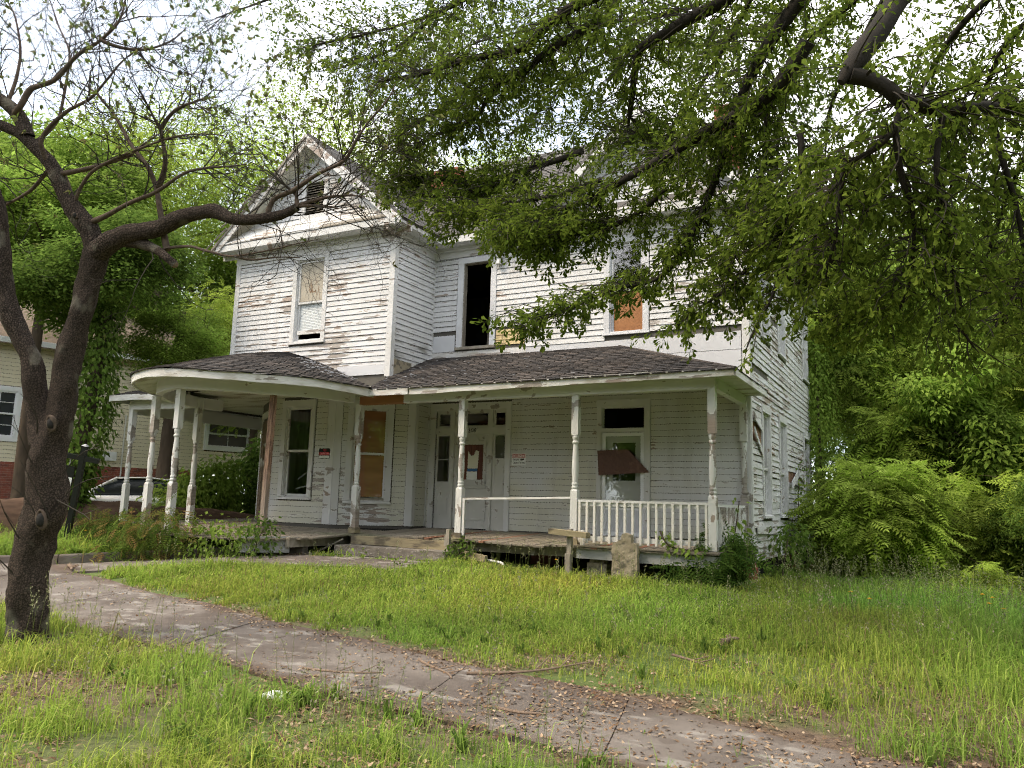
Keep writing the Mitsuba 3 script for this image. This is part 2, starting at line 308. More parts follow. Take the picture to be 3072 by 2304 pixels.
BOARDS = []     # (wall key, mesh, visible size): the 300 largest become parts
def boards(w, key, z0, z1, openings, ext=lambda z: None, exposure=.122, t=.03, warp=.002, d0=0.0, joint=3.4, skip=lambda s, z: False, material='siding', gap=.0065):
    z = z0
    while z < z1 - .02:
        zt = min(z + exposure, z1); iv = [ext(z + .5 * exposure)]
        if iv[0] is None: z = zt; continue
        for (a, b, c, d) in openings:
            if min(zt, d) - max(z, c) > .35 * exposure:
                iv = [q for (l, r) in iv for q in ((l, min(r, a)), (max(l, b), r)) if q[1] - q[0] > .03]
        for (l, r) in iv:
            cuts = [l]
            while r - cuts[-1] > joint * 1.35: cuts.append(cuts[-1] + joint * rng.uniform(.6, 1.1))
            cuts.append(r)
            for a, b in zip(cuts[:-1], cuts[1:]):
                a += .0015 if a != l else 0
                if skip((a + b) / 2, z): continue
                j = rng.normal(0, warp, 4); jz = rng.normal(0, warp, 4)
                c = [(a, z + jz[0], d0 + t + j[0]), (b, z + jz[1], d0 + t + j[1]), (b, z + jz[1] + .006, d0), (a, z + jz[0] + .006, d0),
                     (a, zt - gap + jz[2], d0 + .010 + j[2] * .5), (b, zt - gap + jz[3], d0 + .010 + j[3] * .5), (b, zt - gap + jz[3], d0), (a, zt - gap + jz[2], d0)]
                v, f = w.hexa(c); q = v.mean(0) - CAM
                facing = max(.02, -(q[0] * w.n[0] + q[1] * w.n[1]) / np.linalg.norm(q))
                BOARDS.append((key, (v, f), (b - a) * facing / np.linalg.norm(q) ** 2, material))
        z = zt
def wallpart(w, poly, holes, thick=.11, name='wall', mat_='inner'):
    p = Polygon(poly)
    for h in holes: p = p.difference(tobox(h) if not hasattr(h, 'exterior') else h)
    return put(f'{H}__{name}', w.prism(p, -thick, -.001), mat_)

MAIN = Wall((-7.185, 0), (0, 0)); mx = lambda x: x + 7.185
SIDE = Wall((0, 0), (0, 8.35))
BLKF = Wall((-11.94, -1.58), (-7.185, -1.58)); bxx = lambda x: x + 11.94
BLKS = Wall((-7.185, -1.58), (-7.185, 0))
BAYC = Wall((-10.42, -1.58), (-8.57, -1.58))
CANT = Wall((-8.57, -1.58), (-7.185, -.55))
RETN = Wall((-7.185, -.55), (-7.185, 0))
LCAN = Wall((-11.94, -.42), (-10.42, -1.58))
LEFT = Wall((-11.94, 8.35), (-11.94, -.42))
LEFTUP = Wall((-11.94, 8.35), (-11.94, -1.58))
BACK = Wall((0, 8.35), (-11.94, 8.35))
E1, E2 = 3.0, 6.45          # height of the porch ceiling line and of the eaves
# openings (s0, s1, z0, z1) in wall coordinates
O_entry = (mx(-7.0), mx(-5.1), .0, 2.62); O_storm = (mx(-2.95), mx(-2.03), .0, 2.58)
O_french = (mx(-6.37), mx(-5.645), 4.06, 6.03); O_upper = (mx(-2.8), mx(-2.07), 4.13, 6.03)
O_gable = (bxx(-9.97), bxx(-9.15), 4.13, 6.07)
O_bay = (.42, 1.16, .60, 2.62); O_cant = (.38, 1.15, .55, 2.60)
O_ply = (.28, 1.2, .02, 2.45)
S1 = [(1.2, 1.95, .5, 2.55), (3.17, 4.02, .5, 2.55), (6.95, 7.75, .5, 2.5)]
S2 = [(1.25, 2.08, 4.14, 6.0), (3.3, 4.08, 4.14, 6.0), (7.1, 7.9, 4.14, 6.0)]
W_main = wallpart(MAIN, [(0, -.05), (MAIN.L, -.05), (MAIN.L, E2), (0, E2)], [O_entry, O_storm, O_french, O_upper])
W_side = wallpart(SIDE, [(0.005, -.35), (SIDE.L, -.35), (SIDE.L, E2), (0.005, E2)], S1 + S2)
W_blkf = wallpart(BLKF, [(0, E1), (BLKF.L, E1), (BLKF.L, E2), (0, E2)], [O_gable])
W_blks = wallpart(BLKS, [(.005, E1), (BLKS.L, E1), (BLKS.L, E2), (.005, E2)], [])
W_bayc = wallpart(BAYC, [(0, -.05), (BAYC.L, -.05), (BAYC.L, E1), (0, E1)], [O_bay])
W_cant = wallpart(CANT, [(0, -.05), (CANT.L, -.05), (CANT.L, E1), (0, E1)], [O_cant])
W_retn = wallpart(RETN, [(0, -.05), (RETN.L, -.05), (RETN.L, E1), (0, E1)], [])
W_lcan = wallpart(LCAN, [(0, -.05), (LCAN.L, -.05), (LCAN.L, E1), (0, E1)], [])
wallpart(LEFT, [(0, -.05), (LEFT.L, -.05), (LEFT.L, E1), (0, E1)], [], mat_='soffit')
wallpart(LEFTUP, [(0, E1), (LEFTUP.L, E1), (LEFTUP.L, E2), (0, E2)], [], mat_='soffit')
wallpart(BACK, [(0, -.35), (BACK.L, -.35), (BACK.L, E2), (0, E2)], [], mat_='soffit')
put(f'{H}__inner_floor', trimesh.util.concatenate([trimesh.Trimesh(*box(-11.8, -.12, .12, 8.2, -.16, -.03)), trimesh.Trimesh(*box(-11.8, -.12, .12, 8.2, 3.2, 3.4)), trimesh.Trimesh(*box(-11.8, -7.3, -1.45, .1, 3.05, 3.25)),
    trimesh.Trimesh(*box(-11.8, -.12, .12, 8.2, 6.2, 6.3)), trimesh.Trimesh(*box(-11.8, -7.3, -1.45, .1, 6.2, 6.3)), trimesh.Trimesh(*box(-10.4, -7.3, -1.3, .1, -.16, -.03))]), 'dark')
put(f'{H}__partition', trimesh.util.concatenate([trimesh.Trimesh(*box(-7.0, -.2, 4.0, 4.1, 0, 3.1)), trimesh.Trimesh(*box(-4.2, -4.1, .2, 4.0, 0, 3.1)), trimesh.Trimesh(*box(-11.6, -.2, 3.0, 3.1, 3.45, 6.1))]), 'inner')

full = lambda w, a=0.0, b=0.0: (lambda z: (a, w.L - b))
CB = .11   # corner boards
boards(BLKF, W_blkf, 3.3, 6.19, [(bxx(-10.085), bxx(-9.05), 4.03, 6.3)], full(BLKF, CB, CB), joint=9)
boards(BLKS, W_blks, 3.3, 6.19, [], full(BLKS, .10, .03))
low = lambda s, z: z < 4.0 and (s < mx(-6.55) or (s > mx(-2.5)) or (mx(-6.5) < s < mx(-4.9)))
boards(MAIN, W_main, 3.85, 6.19, [(mx(-6.54), mx(-5.5), 3.99, 6.3), (mx(-2.9), mx(-1.93), 3.99, 6.3), (mx(-5.5), mx(-4.75), 4.05, 4.4), (0, mx(-6.54), 3.8, 4.4)], full(MAIN, .03, CB), skip=low)
pm = [(mx(-7.1), mx(-5.03), -.1, 2.78), (mx(-3.04), mx(-1.91), -.1, 2.73)]
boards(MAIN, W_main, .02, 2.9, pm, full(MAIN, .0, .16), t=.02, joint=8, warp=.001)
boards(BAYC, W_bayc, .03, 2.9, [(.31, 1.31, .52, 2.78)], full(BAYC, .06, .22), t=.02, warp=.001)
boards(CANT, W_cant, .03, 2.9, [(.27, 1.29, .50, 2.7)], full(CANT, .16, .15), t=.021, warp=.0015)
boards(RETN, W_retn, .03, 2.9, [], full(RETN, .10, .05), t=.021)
gone = lambda s, z: (s < 1.05 and 1.85 < z < 2.25) or (4.2 < s < 6.4 and 1.15 < z < 1.5)
zz = lambda s, z: (rng.random() < .012) or gone(s, z)
boards(SIDE, W_side, -.36, 6.19, [(1.08, 2.06, .35, 2.68), (3.03, 4.14, .35, 2.68), (6.83, 7.87, .35, 2.62), (1.13, 2.2, 4.0, 6.12), (3.18, 4.2, 4.0, 6.12), (6.98, 8.02, 4.0, 6.12)],
       lambda z: (.13 if z > -.1 else .35, 8.3), t=.026, warp=.006, joint=2.6, skip=zz, exposure=.125)
# gable triangle: apex above (-9.56, 9.0), slope .86
gx0, gzt = bxx(-9.56), 8.62
def tri(z): h = (gzt - z) / .86; return (gx0 - h, gx0 + h) if h > .1 else None
GT = Polygon([(gx0 - (gzt - 6.5) / .86 - .15, 6.45), (gx0 + (gzt - 6.5) / .86 + .15, 6.45), (gx0, gzt + .18)])
W_gab = wallpart(BLKF, GT.exterior.coords, [(bxx(-9.87), bxx(-9.31), 7.16, 7.95)], name='gable_wall')
boards(BLKF, W_gab, 7.0, 8.6, [(bxx(-9.97), bxx(-9.21), 7.05, 7.97)], tri, joint=9)
# second gable over the right of the front
g2x, g2t = mx(-2.1), 8.42
def tri2(z): h = (g2t - z) / .86; return (g2x - h, g2x + h) if h > .1 else None
W_gab2 = wallpart(MAIN, [(g2x - 2.5, 6.45), (g2x + 2.2, 6.45), (g2x, g2t + .1)], [], name='gable_wall')
boards(MAIN, W_gab2, 6.75, 8.4, [], lambda z: (max(tri2(z)[0], 2.2), min(tri2(z)[1], 7.1)) if tri2(z) else None, joint=9)
# flush panels along the porch roof, replaced yellow boards
for a in [(mx(-7.15), mx(-6.56), 3.98, 4.36), (mx(-4.72), mx(-2.3), 3.80, 3.96), (mx(-2.3), mx(-.13), 3.62, 3.97), (mx(-2.0), mx(-.13), 3.2, 3.61)]:
    put(f'{H}__flashing_panel', MAIN.box(a[0], a[1], a[2], a[3], .004, .018), 'panelwhite')
put(f'{H}__flashing_panel', MAIN.box(mx(-7.15), mx(-4.72), 3.78, 3.97, .003, .014), 'fasciapaint')
for a in [(.10, .75), (.76, 1.55)]: put(f'{H}__flashing_panel', BLKS.box(a[0], a[1], 3.2, 3.6, .024, .034), 'stone' if a[0] < .5 else 'fasciapaint')
put(f'{H}__flashing_panel', BLKF.box(bxx(-8.6), bxx(-7.3), 3.25, 3.47, .022, .034), 'panelwhite')
for k in range(3):
    z = 4.05 + .115 * k
    put(f'{H}__patch_board', MAIN.hexa([(mx(-5.48), z, .024), (mx(-4.76), z, .024), (mx(-4.76), z, 0), (mx(-5.48), z, 0), (mx(-5.48), z + .118, .008), (mx(-4.76), z + .118, .008), (mx(-4.76), z + .118, 0), (mx(-5.48), z + .118, 0)]), 'yellowboard')
# loose boards on the side wall
def loose(a, b, za, zb, h=.13, d=.05, m='siding'):
    put(f'{H}__loose_board', SIDE.hexa([(a, za, d + .03), (b, zb, d), (b, zb, d - .02), (a, za, d + .01), (a, za + h, d + .02), (b, zb + h, d - .01), (b, zb + h, d - .03), (a, za + h, d)]), m)
loose(.15, 1.05, 2.02, 1.62); loose(.15, 1.06, 2.28, 2.12); loose(4.2, 5.4, 1.10, 1.42, .16, .09); loose(5.3, 6.5, 1.42, 1.30, .15, .09); loose(5.0, 6.5, 1.22, 1.16, .14, .05); loose(.3, 2.6, .16, .10, .13, .04)
put(f'{H}__sheathing_board', SIDE.box(.14, 1.06, 1.8, 2.4, -.0005, .005), 'brownpost'); put(f'{H}__sheathing_board', SIDE.box(4.16, 6.5, 1.1, 1.6, -.0005, .005), 'brownpost')
# corner boards, frieze, skirts
def trim(w, s0, s1, z0, z1, d=.036, m='trim', name='trim_board', d0=0.0):
    return put(f'{H}__{name}', w.box(s0, s1, z0, z1, d0, d), m)
trim(BLKF, -.03, CB, 3.2, 6.19, name='corner_board'); trim(BLKF, BLKF.L - CB, BLKF.L + .034, 3.2, 6.19, name='corner_board'); trim(BLKS, .002, .10, 3.2, 6.19, .033, name='corner_board')
trim(MAIN, 0.0, .03, 3.8, 6.19, .05, name='corner_board'); trim(MAIN, MAIN.L - CB, MAIN.L + .03, 2.95, 6.19, name='corner_board'); trim(SIDE, .002, .12, -.05, 6.19, .033, name='corner_board')
trim(BLKF, -.04, BLKF.L + .042, 6.19, 6.46, .042, name='frieze_board'); trim(BLKS, .003, BLKS.L, 6.19, 6.46, .04, name='frieze_board'); trim(MAIN, .03, MAIN.L + .042, 6.19, 6.46, .042, name='frieze_board'); trim(SIDE, .003, 8.35, 6.19, 6.46, .04, name='frieze_board')
trim(BAYC, BAYC.L - .20, BAYC.L - .09, .03, 2.9, .03, name='corner_board'); trim(BAYC, BAYC.L - .085, BAYC.L + .015, .03, 2.9, .034, name='corner_board'); trim(CANT, .0, .15, .03, 2.9, .03, name='corner_board')
trim(CANT, CANT.L - .145, CANT.L + .01, .03, 2.9, .03, name='corner_board'); trim(RETN, .003, .10, .03, 2.9, .03, name='corner_board'); trim(RETN, RETN.L - .05, RETN.L, .03, 2.9, .03, name='corner_board')
trim(BAYC, -.03, .06, .03, 2.9, .03, name='corner_board'); trim(MAIN, MAIN.L - .16, MAIN.L + .02, .0, 2.9, .03, name='corner_board')
# the bay's overhang: soffit under the upper storey
put(f'{H}__overhang_soffit', box(-11.93, -7.19, -1.57, .0, 2.92, 2.98), 'soffit')

# windows and doors
def frame(w, o, width, d0, d1, sides='LRTB'):
    a, b, c, d = o; m = M()
    if 'L' in sides: m.add(*w.box(a, a + width, c, d, d0, d1))
    if 'R' in sides: m.add(*w.box(b - width, b, c, d, d0, d1))
    if 'T' in sides: m.add(*w.box(a + width, b - width, d - width, d, d0, d1))
    if 'B' in sides: m.add(*w.box(a + width, b - width, c, c + width, d0, d1))
    return m
def jamb(w, o, depth=.11):
    a, b, c, d = o; t = .018; m = M()
    m.add(*w.box(a, a + t, c, d, -depth, .012)); m.add(*w.box(b - t, b, c, d, -depth, .012)); m.add(*w.box(a + t, b - t, d - t, d, -depth, .012)); m.add(*w.box(a + t, b - t, c, c + t, -depth, .012))
    return m
def window(w, o, label=None, cas=.115, head=.15, sill=True, mid=None, up='glass', lo='glass', name='window', d=.036, material='trim'):
    k = fresh(f'{H}__{name}')
    if label: labels[k] = {'label': label}
    a, b, c, e = o; m = M()
    m.add(*w.box(a - cas, a, c, e, 0, d)); m.add(*w.box(b, b + cas, c, e, 0, d)); m.add(*w.box(a - cas - .01, b + cas + .01, e, e + head, 0, d + .006))
    put(f'{k}__casing', m, material)
    if sill: put(f'{k}__sill', w.hexa([(a - cas - .02, c - .06, .07), (b + cas + .02, c - .06, .07), (b + cas + .02, c - .06, 0), (a - cas - .02, c - .06, 0), (a - cas - .02, c - .012, .065), (b + cas + .02, c - .012, .065), (b + cas + .02, c, 0), (a - cas - .02, c, 0)]), material)
    put(f'{k}__jamb', jamb(w, o), material)
    mid = (c + e) / 2 if mid is None else mid
    a, b, c, e = a + .02, b - .02, c + .02, e - .02
    if up: put(f'{k}__sash', frame(w, (a, b, mid - .02, e), .045, -.06, -.022), material)
    if lo: put(f'{k}__sash', frame(w, (a, b, c, mid + .02), .045, -.1, -.064), material)
    if up == 'glass': put(f'{k}__pane', w.box(a + .045, b - .045, mid + .025, e - .045, -.043, -.041), 'glass')
    if lo == 'glass': put(f'{k}__pane', w.box(a + .045, b - .045, c + .045, mid - .025, -.083, -.081), 'glass')
    return k
k = window(BLKF, O_gable, 'upper window with a stained tan panel above and a white blind below', mid=5.05, up='board', lo='board')
put(f'{k}__panel', BLKF.box(bxx(-9.93), bxx(-9.2), 5.09, 6.0, -.05, -.045), 'board')
for i in range(17):
    z = 4.42 + .037 * i
    put(f'{k}__slat', BLKF.hexa([(bxx(-9.9), z, -.088), (bxx(-9.21), z, -.088), (bxx(-9.21), z + .003, -.105), (bxx(-9.9), z + .003, -.105), (bxx(-9.9), z + .034, -.094), (bxx(-9.21), z + .034, -.094), (bxx(-9.21), z + .036, -.1), (bxx(-9.9), z + .036, -.1)]), 'blind')
put(f'{k}__broken_rail', BLKF.box(bxx(-9.92), bxx(-9.19), 4.31, 4.40, -.08, -.03), 'fasciapaint')
k = fresh(f'{H}__louvre_vent'); labels[k] = {'label': 'louvred attic vent with a pointed head'}
m = frame(BLKF, (bxx(-9.975), bxx(-9.205), 7.06, 7.97), .105, .0, .045, 'LR'); put(f'{k}__casing', m, 'trim')
put(f'{k}__sill', BLKF.box(bxx(-10.0), bxx(-9.18), 7.04, 7.15, 0, .07), 'trim')
ap = (bxx(-9.59), 8.27)
for q in ([(bxx(-9.975), 7.97), (bxx(-9.87), 7.97), (ap[0], ap[1] - .12), ap], [(bxx(-9.205), 7.97), ap, (ap[0], ap[1] - .12), (bxx(-9.31), 7.97)]): put(f'{k}__head_board', BLKF.prism(q, .0, .046), 'trim')
put(f'{k}__head_panel', BLKF.prism([(bxx(-9.86), 7.96), (bxx(-9.32), 7.96), (ap[0], ap[1] - .12)], .0, .02), 'trim')
for i in range(13):
    z = 7.16 + .061 * i
    put(f'{k}__slat', BLKF.hexa([(bxx(-9.868), z, .012), (bxx(-9.312), z, .012), (bxx(-9.312), z, .0), (bxx(-9.868), z, 0), (bxx(-9.868), z + .055, -.07), (bxx(-9.312), z + .055, -.07), (bxx(-9.312), z + .065, -.07), (bxx(-9.868), z + .065, -.07)]), 'weathered')
# open doorway upstairs
k = fresh(f'{H}__doorway'); labels[k] = {'label': 'empty upstairs doorway open to the dark inside'}
a, b, c, e = O_french; m = M(); m.add(*MAIN.box(a - .15, a, c - .05, e, 0, .036)); m.add(*MAIN.box(b, b + .14, c - .05, e, 0, .036)); m.add(*MAIN.box(a - .16, b + .15, e, e + .13, 0, .042)); put(f'{k}__casing', m, 'panelwhite')
put(f'{k}__jamb', jamb(MAIN, O_french), 'weathered'); put(f'{k}__sill', MAIN.box(a - .16, b + .15, c - .06, c, 0, .075), 'weathered')
put(f'{k}__fallen_stud', tube([(-6.2, .8, 3.45), (-6.0, .6, 4.9)], .03, 4), 'weathered'); put(f'{k}__fallen_stud', tube([(-6.5, 1.5, 3.45), (-5.7, 1.6, 5.2)], .03, 4), 'weathered')
k = window(MAIN, O_upper, 'upper window with an orange plywood sheet in the lower half', mid=5.02, lo='board', material='panelwhite', cas=.12)
put(f'{k}__panel', MAIN.box(mx(-2.72), mx(-2.1), 4.15, 4.98, -.075, -.062), 'plywood')
# lantern beside it
k = fresh(f'{H}__wall_lantern'); lx = mx(-5.42)
put(f'{k}__cage', [m for m in [M()]][0].add(*MAIN.box(lx - .06, lx + .06, 5.88, 5.90, .05, .17)).add(*MAIN.box(lx - .075, lx + .075, 6.03, 6.05, .035, .185)).add(*MAIN.box(lx - .06, lx - .045, 5.9, 6.03, .05, .065)).add(*MAIN.box(lx + .045, lx + .06, 5.9, 6.03, .05, .065)).add(*MAIN.box(lx - .06, lx - .045, 5.9, 6.03, .155, .17)).add(*MAIN.box(lx + .045, lx + .06, 5.9, 6.03, .155, .17)).add(*MAIN.box(lx - .02, lx + .02, 5.94, 6.0, .0, .05)), 'lamp')
put(f'{k}__globe', MAIN.box(lx - .04, lx + .04, 5.9, 6.03, .07, .15), 'whiteplastic')
# porch windows
k = window(BAYC, O_bay, 'tall double-hung window beside the brown porch post', mid=1.62)
put(f'{k}__fallen_batten', tube(BAYC.pt([.5, 1.1], [.78, .9], [-.35, -.3]), .012, 4), 'whiteplastic'); put(f'{k}__fallen_batten', tube(BAYC.pt([.86, .9], [.9, 1.45], [-.4, -.4]), .016, 4), 'whiteplastic'); put(f'{k}__fallen_batten', tube(BAYC.pt([.5, .8], [1.0, 1.25], [-.4, -.5]), .012, 4), 'whiteplastic')
k = window(CANT, O_cant, 'window of the angled wall backed with brown plywood', mid=1.58)
put(f'{k}__panel', CANT.box(.41, 1.12, .64, 2.57, -.105, -.102), 'plywood'); put(f'{k}__broken_rail', CANT.box(.44, 1.12, .57, .62, -.06, .02), 'weathered')
k = fresh(f'{H}__boarded_doorway'); labels[k] = {'label': 'doorway boarded with torn grey brown plywood'}
put(f'{k}__panel', LCAN.box(.30, 1.18, .02, 2.4, .0, .02), 'greyply'); put(f'{k}__casing', frame(LCAN, (.14, 1.36, .0, 2.62), .15, 0, .034, 'LRT'), 'trim'); put(f'{k}__panel', LCAN.box(.34, .78, .04, 1.9, .022, .034), 'greyply')
# entrance
D = fresh(f'{H}__entrance'); labels[D] = {'label': 'front entrance with sidelights, transoms and an old panelled door'}
e = lambda a, b, c, d, d0, d1: MAIN.box(mx(a), mx(b), c, d, d0, d1)
m = M(); m.add(*e(-7.1, -6.97, 0, 2.63, 0, .04)); m.add(*e(-5.15, -5.03, 0, 2.63, 0, .04)); m.add(*e(-7.11, -5.02, 2.63, 2.78, 0, .05)); put(f'{D}__casing', m, 'trim')
m = M()
for x in (-6.52, -5.54): m.add(*e(x - .045, x + .045, 0, 2.62, -.08, .012))
m.add(*e(-6.97, -5.15, 2.10, 2.22, -.082, .016)); m.add(*e(-6.97, -5.15, 2.6, 2.63, -.08, .01)); put(f'{D}__mullion', m, 'doorpaint')
for a, b in ((-6.97, -6.565), (-6.475, -5.585), (-5.495, -5.15)):
    put(f'{D}__transom_sash', frame(MAIN, (mx(a), mx(b), 2.22, 2.6), .055, -.07, -.03), 'doorpaint'); put(f'{D}__pane', e(a + .055, b - .055, 2.275, 2.545, -.05, -.048), 'glass')
for a, b, zb in ((-6.97, -6.565, .98), (-5.495, -5.15, 1.5)):
    put(f'{D}__sidelight_panel', e(a, b, .0, zb, -.07, -.03), 'doorpaint'); put(f'{D}__sidelight_sash', frame(MAIN, (mx(a), mx(b), zb, 2.1), .05, -.07, -.03), 'doorpaint')
    put(f'{D}__pane', e(a + .05, b - .05, zb + .05, 2.05, -.05, -.048), 'glass'); put(f'{D}__panel_moulding', frame(MAIN, (mx(a) + .07, mx(b) - .06, .35 if zb < 1.2 else .75, .75 if zb < 1.2 else 1.42), .014, -.03, -.022), 'doorpaint')
put(f'{D}__sidelight_bar', e(-6.92, -6.615, 1.52, 1.535, -.06, -.035), 'doorpaint')
put(f'{D}__sidelight_board', e(-5.44, -5.2, 1.53, 2.03, -.075, -.07), 'inner')
da, db = -6.475, -5.585
put(f'{D}__door', e(da, db, .02, .93, -.075, -.035), 'doorpaint'); put(f'{D}__door', frame(MAIN, (mx(da), mx(db), .93, 2.1), .15, -.075, -.035), 'doorpaint')
put(f'{D}__door_window', e(-6.31, -5.69, 1.0, 1.94, -.06, -.05), 'doorwood')
arch = [(mx(-6.32), 1.86), (mx(-5.64), 1.86), (mx(-5.64), 1.93)] + [(mx(-5.97) + .12 * math.cos(t), 1.94 + .11 * math.sin(t)) for t in np.linspace(0, math.pi, 12)] + [(mx(-6.32), 1.93)]
put(f'{D}__door_crest', MAIN.prism(arch, -.035, -.005), 'doorpaint'); put(f'{D}__door_crest', MAIN.prism([(mx(-6.0) + .05 * math.cos(t), 1.95 + .05 * math.sin(t)) for t in np.linspace(0, 2 * math.pi, 14)[:-1]], -.005, .006), 'doorpaint')
put(f'{D}__door_moulding', frame(MAIN, (mx(-6.36), mx(-5.64), .2, .68), .03, -.035, -.015), 'doorpaint'); put(f'{D}__door_moulding', e(-6.36, -5.64, .9, .95, -.035, -.01), 'doorpaint'); put(f'{D}__door_moulding', frame(MAIN, (mx(-6.34), mx(-5.66), .96, 1.88), .03, -.035, -.008), 'doorpaint')
m = M()
for i in range(12): m.add(*MAIN.prism([(mx(-6.3) + .054 * i, .90), (mx(-6.3) + .054 * i + .04, .90), (mx(-6.3) + .054 * i + .02, .875)], -.035, -.012))
put(f'{D}__door_bead', m, 'doorpaint'); put(f'{D}__door_knob', trimesh.creation.icosphere(2, .026).apply_translation(MAIN.pt(mx(-5.66), 1.02, -.005)), 'metal', smooth=True)
def text(w, txt, s, z, h, d, m, key, slant=0.0, bold=False, depth=.004):
    t = meshkit.text_mesh(txt, h, depth, bold); v = np.array(t.vertices)
    return put(key, (w.pt(v[:, 0] + s + slant * v[:, 1], v[:, 1] + z, v[:, 2] + d), np.array(t.faces)), m)
text(MAIN, '108', mx(-6.13), 2.125, .085, .017, 'pureink', f'{D}__house_number', .18, True)
# storm door
k = fresh(f'{H}__storm_door'); labels[k] = {'label': 'white storm door under a dark transom'}
m = M(); m.add(*e(-3.04, -2.95, 0, 2.58, 0, .04)); m.add(*e(-2.03, -1.915, 0, 2.58, 0, .04)); m.add(*e(-3.05, -1.905, 2.58, 2.73, 0, .05)); m.add(*e(-2.95, -2.03, 2.07, 2.15, -.06, .03)); put(f'{k}__casing', m, 'trim')
put(f'{k}__jamb', jamb(MAIN, O_storm), 'trim')
put(f'{k}__leaf', frame(MAIN, (mx(-2.93), mx(-2.05), .02, 2.06), .07, -.03, .0), 'whiteplastic'); put(f'{k}__bottom_panel', e(-2.86, -2.12, .09, .52, -.02, -.01), 'panelwhite'); put(f'{k}__rail', e(-2.86, -2.12, .52, .56, -.028, -.002), 'whiteplastic')
put(f'{k}__pane', e(-2.86, -2.12, .56, 1.99, -.016, -.014), 'glass')
put(f'{k}__inner_door', e(-2.93, -2.05, .02, .9, -.10, -.07), 'innerwhite'); put(f'{k}__inner_door', frame(MAIN, (mx(-2.93), mx(-2.05), .9, 2.06), .2, -.1, -.07), 'innerwhite')
# side windows
for i, o in enumerate(S1):
    k = window(SIDE, o, mid=1.42, up='glass' if i < 2 else None, lo='glass' if i < 2 else None, cas=.10)
    if i == 0: put(f'{k}__panel', SIDE.box(1.22, 1.93, .53, 1.4, -.11, -.105), 'doorwood')
for o in S2: window(SIDE, o, mid=5.06, cas=.10)
# siding boards: the largest 300 singly, the rest joined wall by wall
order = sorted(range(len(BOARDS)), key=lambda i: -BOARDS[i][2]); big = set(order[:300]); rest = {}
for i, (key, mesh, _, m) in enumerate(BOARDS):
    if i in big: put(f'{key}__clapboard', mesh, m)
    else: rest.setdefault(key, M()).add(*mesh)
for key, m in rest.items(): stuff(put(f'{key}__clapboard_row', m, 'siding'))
print('boards', len(BOARDS))

# ---------------------------------------------------------------- porch
def hp(name, mesh, m, **kw): return put(f'{H}__{name}', mesh, m, **kw)
PD = -2.35
POST = [(.0, .064), (.0, .0625)]
def post(x, y, z0, zt, base=True, lean=(0, 0), zb=None):
    """square block, turned shaft, square block: one mesh"""
    hgt = zt - z0; m = M(); q = .063
    def block(a, b, w=q): m.add(*box(x - w, x + w, y - w, y + w, z0 + a, z0 + b))
    k = hgt / 2.58
    block(.0, .84 * k)
    m.add(*hexa([(x - q, y - q, z0 + .84 * k), (x + q, y - q, z0 + .84 * k), (x + q, y + q, z0 + .84 * k), (x - q, y + q, z0 + .84 * k)] + [(x + a * .04, y + b * .04, z0 + .88 * k) for a, b in ((-1, -1), (1, -1), (1, 1), (-1, 1))]))
    prof = [(.84, .03), (.885, .05), (.895, .061), (.915, .063), (.93, .052), (.94, .05), (.95, .058), (.968, .061), (.985, .056), (.992, .046), (1.02, .049), (1.18, .060), (1.3, .061), (1.5, .053), (1.66, .043), (1.69, .042), (1.70, .056), (1.72, .062), (1.735, .057), (1.745, .045), (1.76, .044), (1.79, .058), (1.82, .062), (1.84, .057), (1.86, .04)]
    m.add(*lathe([(a * k, b) for a, b in prof], x, y, z0))
    block(1.85 * k, hgt)
    v, f = m.get(); t = (v[:, 2] - z0) / hgt
    v[:, 0] += lean[0] * (t - 1); v[:, 1] += lean[1] * (t - 1)
    k = hp('porch_post', (v, f), 'postpaint', smooth=35)
    if base: hp('post_block', box(x - lean[0] - .085, x - lean[0] + .085, y - lean[1] - .085, y - lean[1] + .085, z0 - .11, z0), 'timber')
    return k
post(-7.29, PD, .03, 2.50, lean=(-.02, 0)); post(-4.82, PD, .03, 2.50, lean=(.0, 0)); post(-2.5, PD, .03, 2.50, lean=(.0, 0)); post(-.12, PD, -.06, 2.52, base=False)
post(-9.70, -4.76, -.08, 2.58, base=False); post(-10.93, -4.33, -.08, 2.55, base=False)
post(-11.62, -2.68, -.08, 2.52, base=False); post(-13.89, -2.66, -.08, 2.55, base=False)
labels[hp('square_post', hexa([(-7.99 + dx + s * .048, -4.10 + dy * .048, z) for z, dx in ((-.08, -.0), (2.5, .04)) for s, dy in ((-1, -1), (1, -1), (1, 1), (-1, 1))]), 'brownpost')] = {'label': 'plain square brown timber post replacing a turned one'}
# half post against the wall
v, f = lathe([(.86, .03), (.9, .055), (.95, .05), (.99, .046), (1.2, .056), (1.6, .044), (1.7, .056), (1.8, .058), (1.86, .04)], -.10, -.06, 0); hp('wall_pilaster', (v, f), 'postpaint', smooth=35)
hp('wall_pilaster', box(-.16, -.03, -.13, -.035, 0, .86), 'postpaint'); hp('wall_pilaster', box(-.16, -.03, -.13, -.035, 1.85, 2.6), 'postpaint')
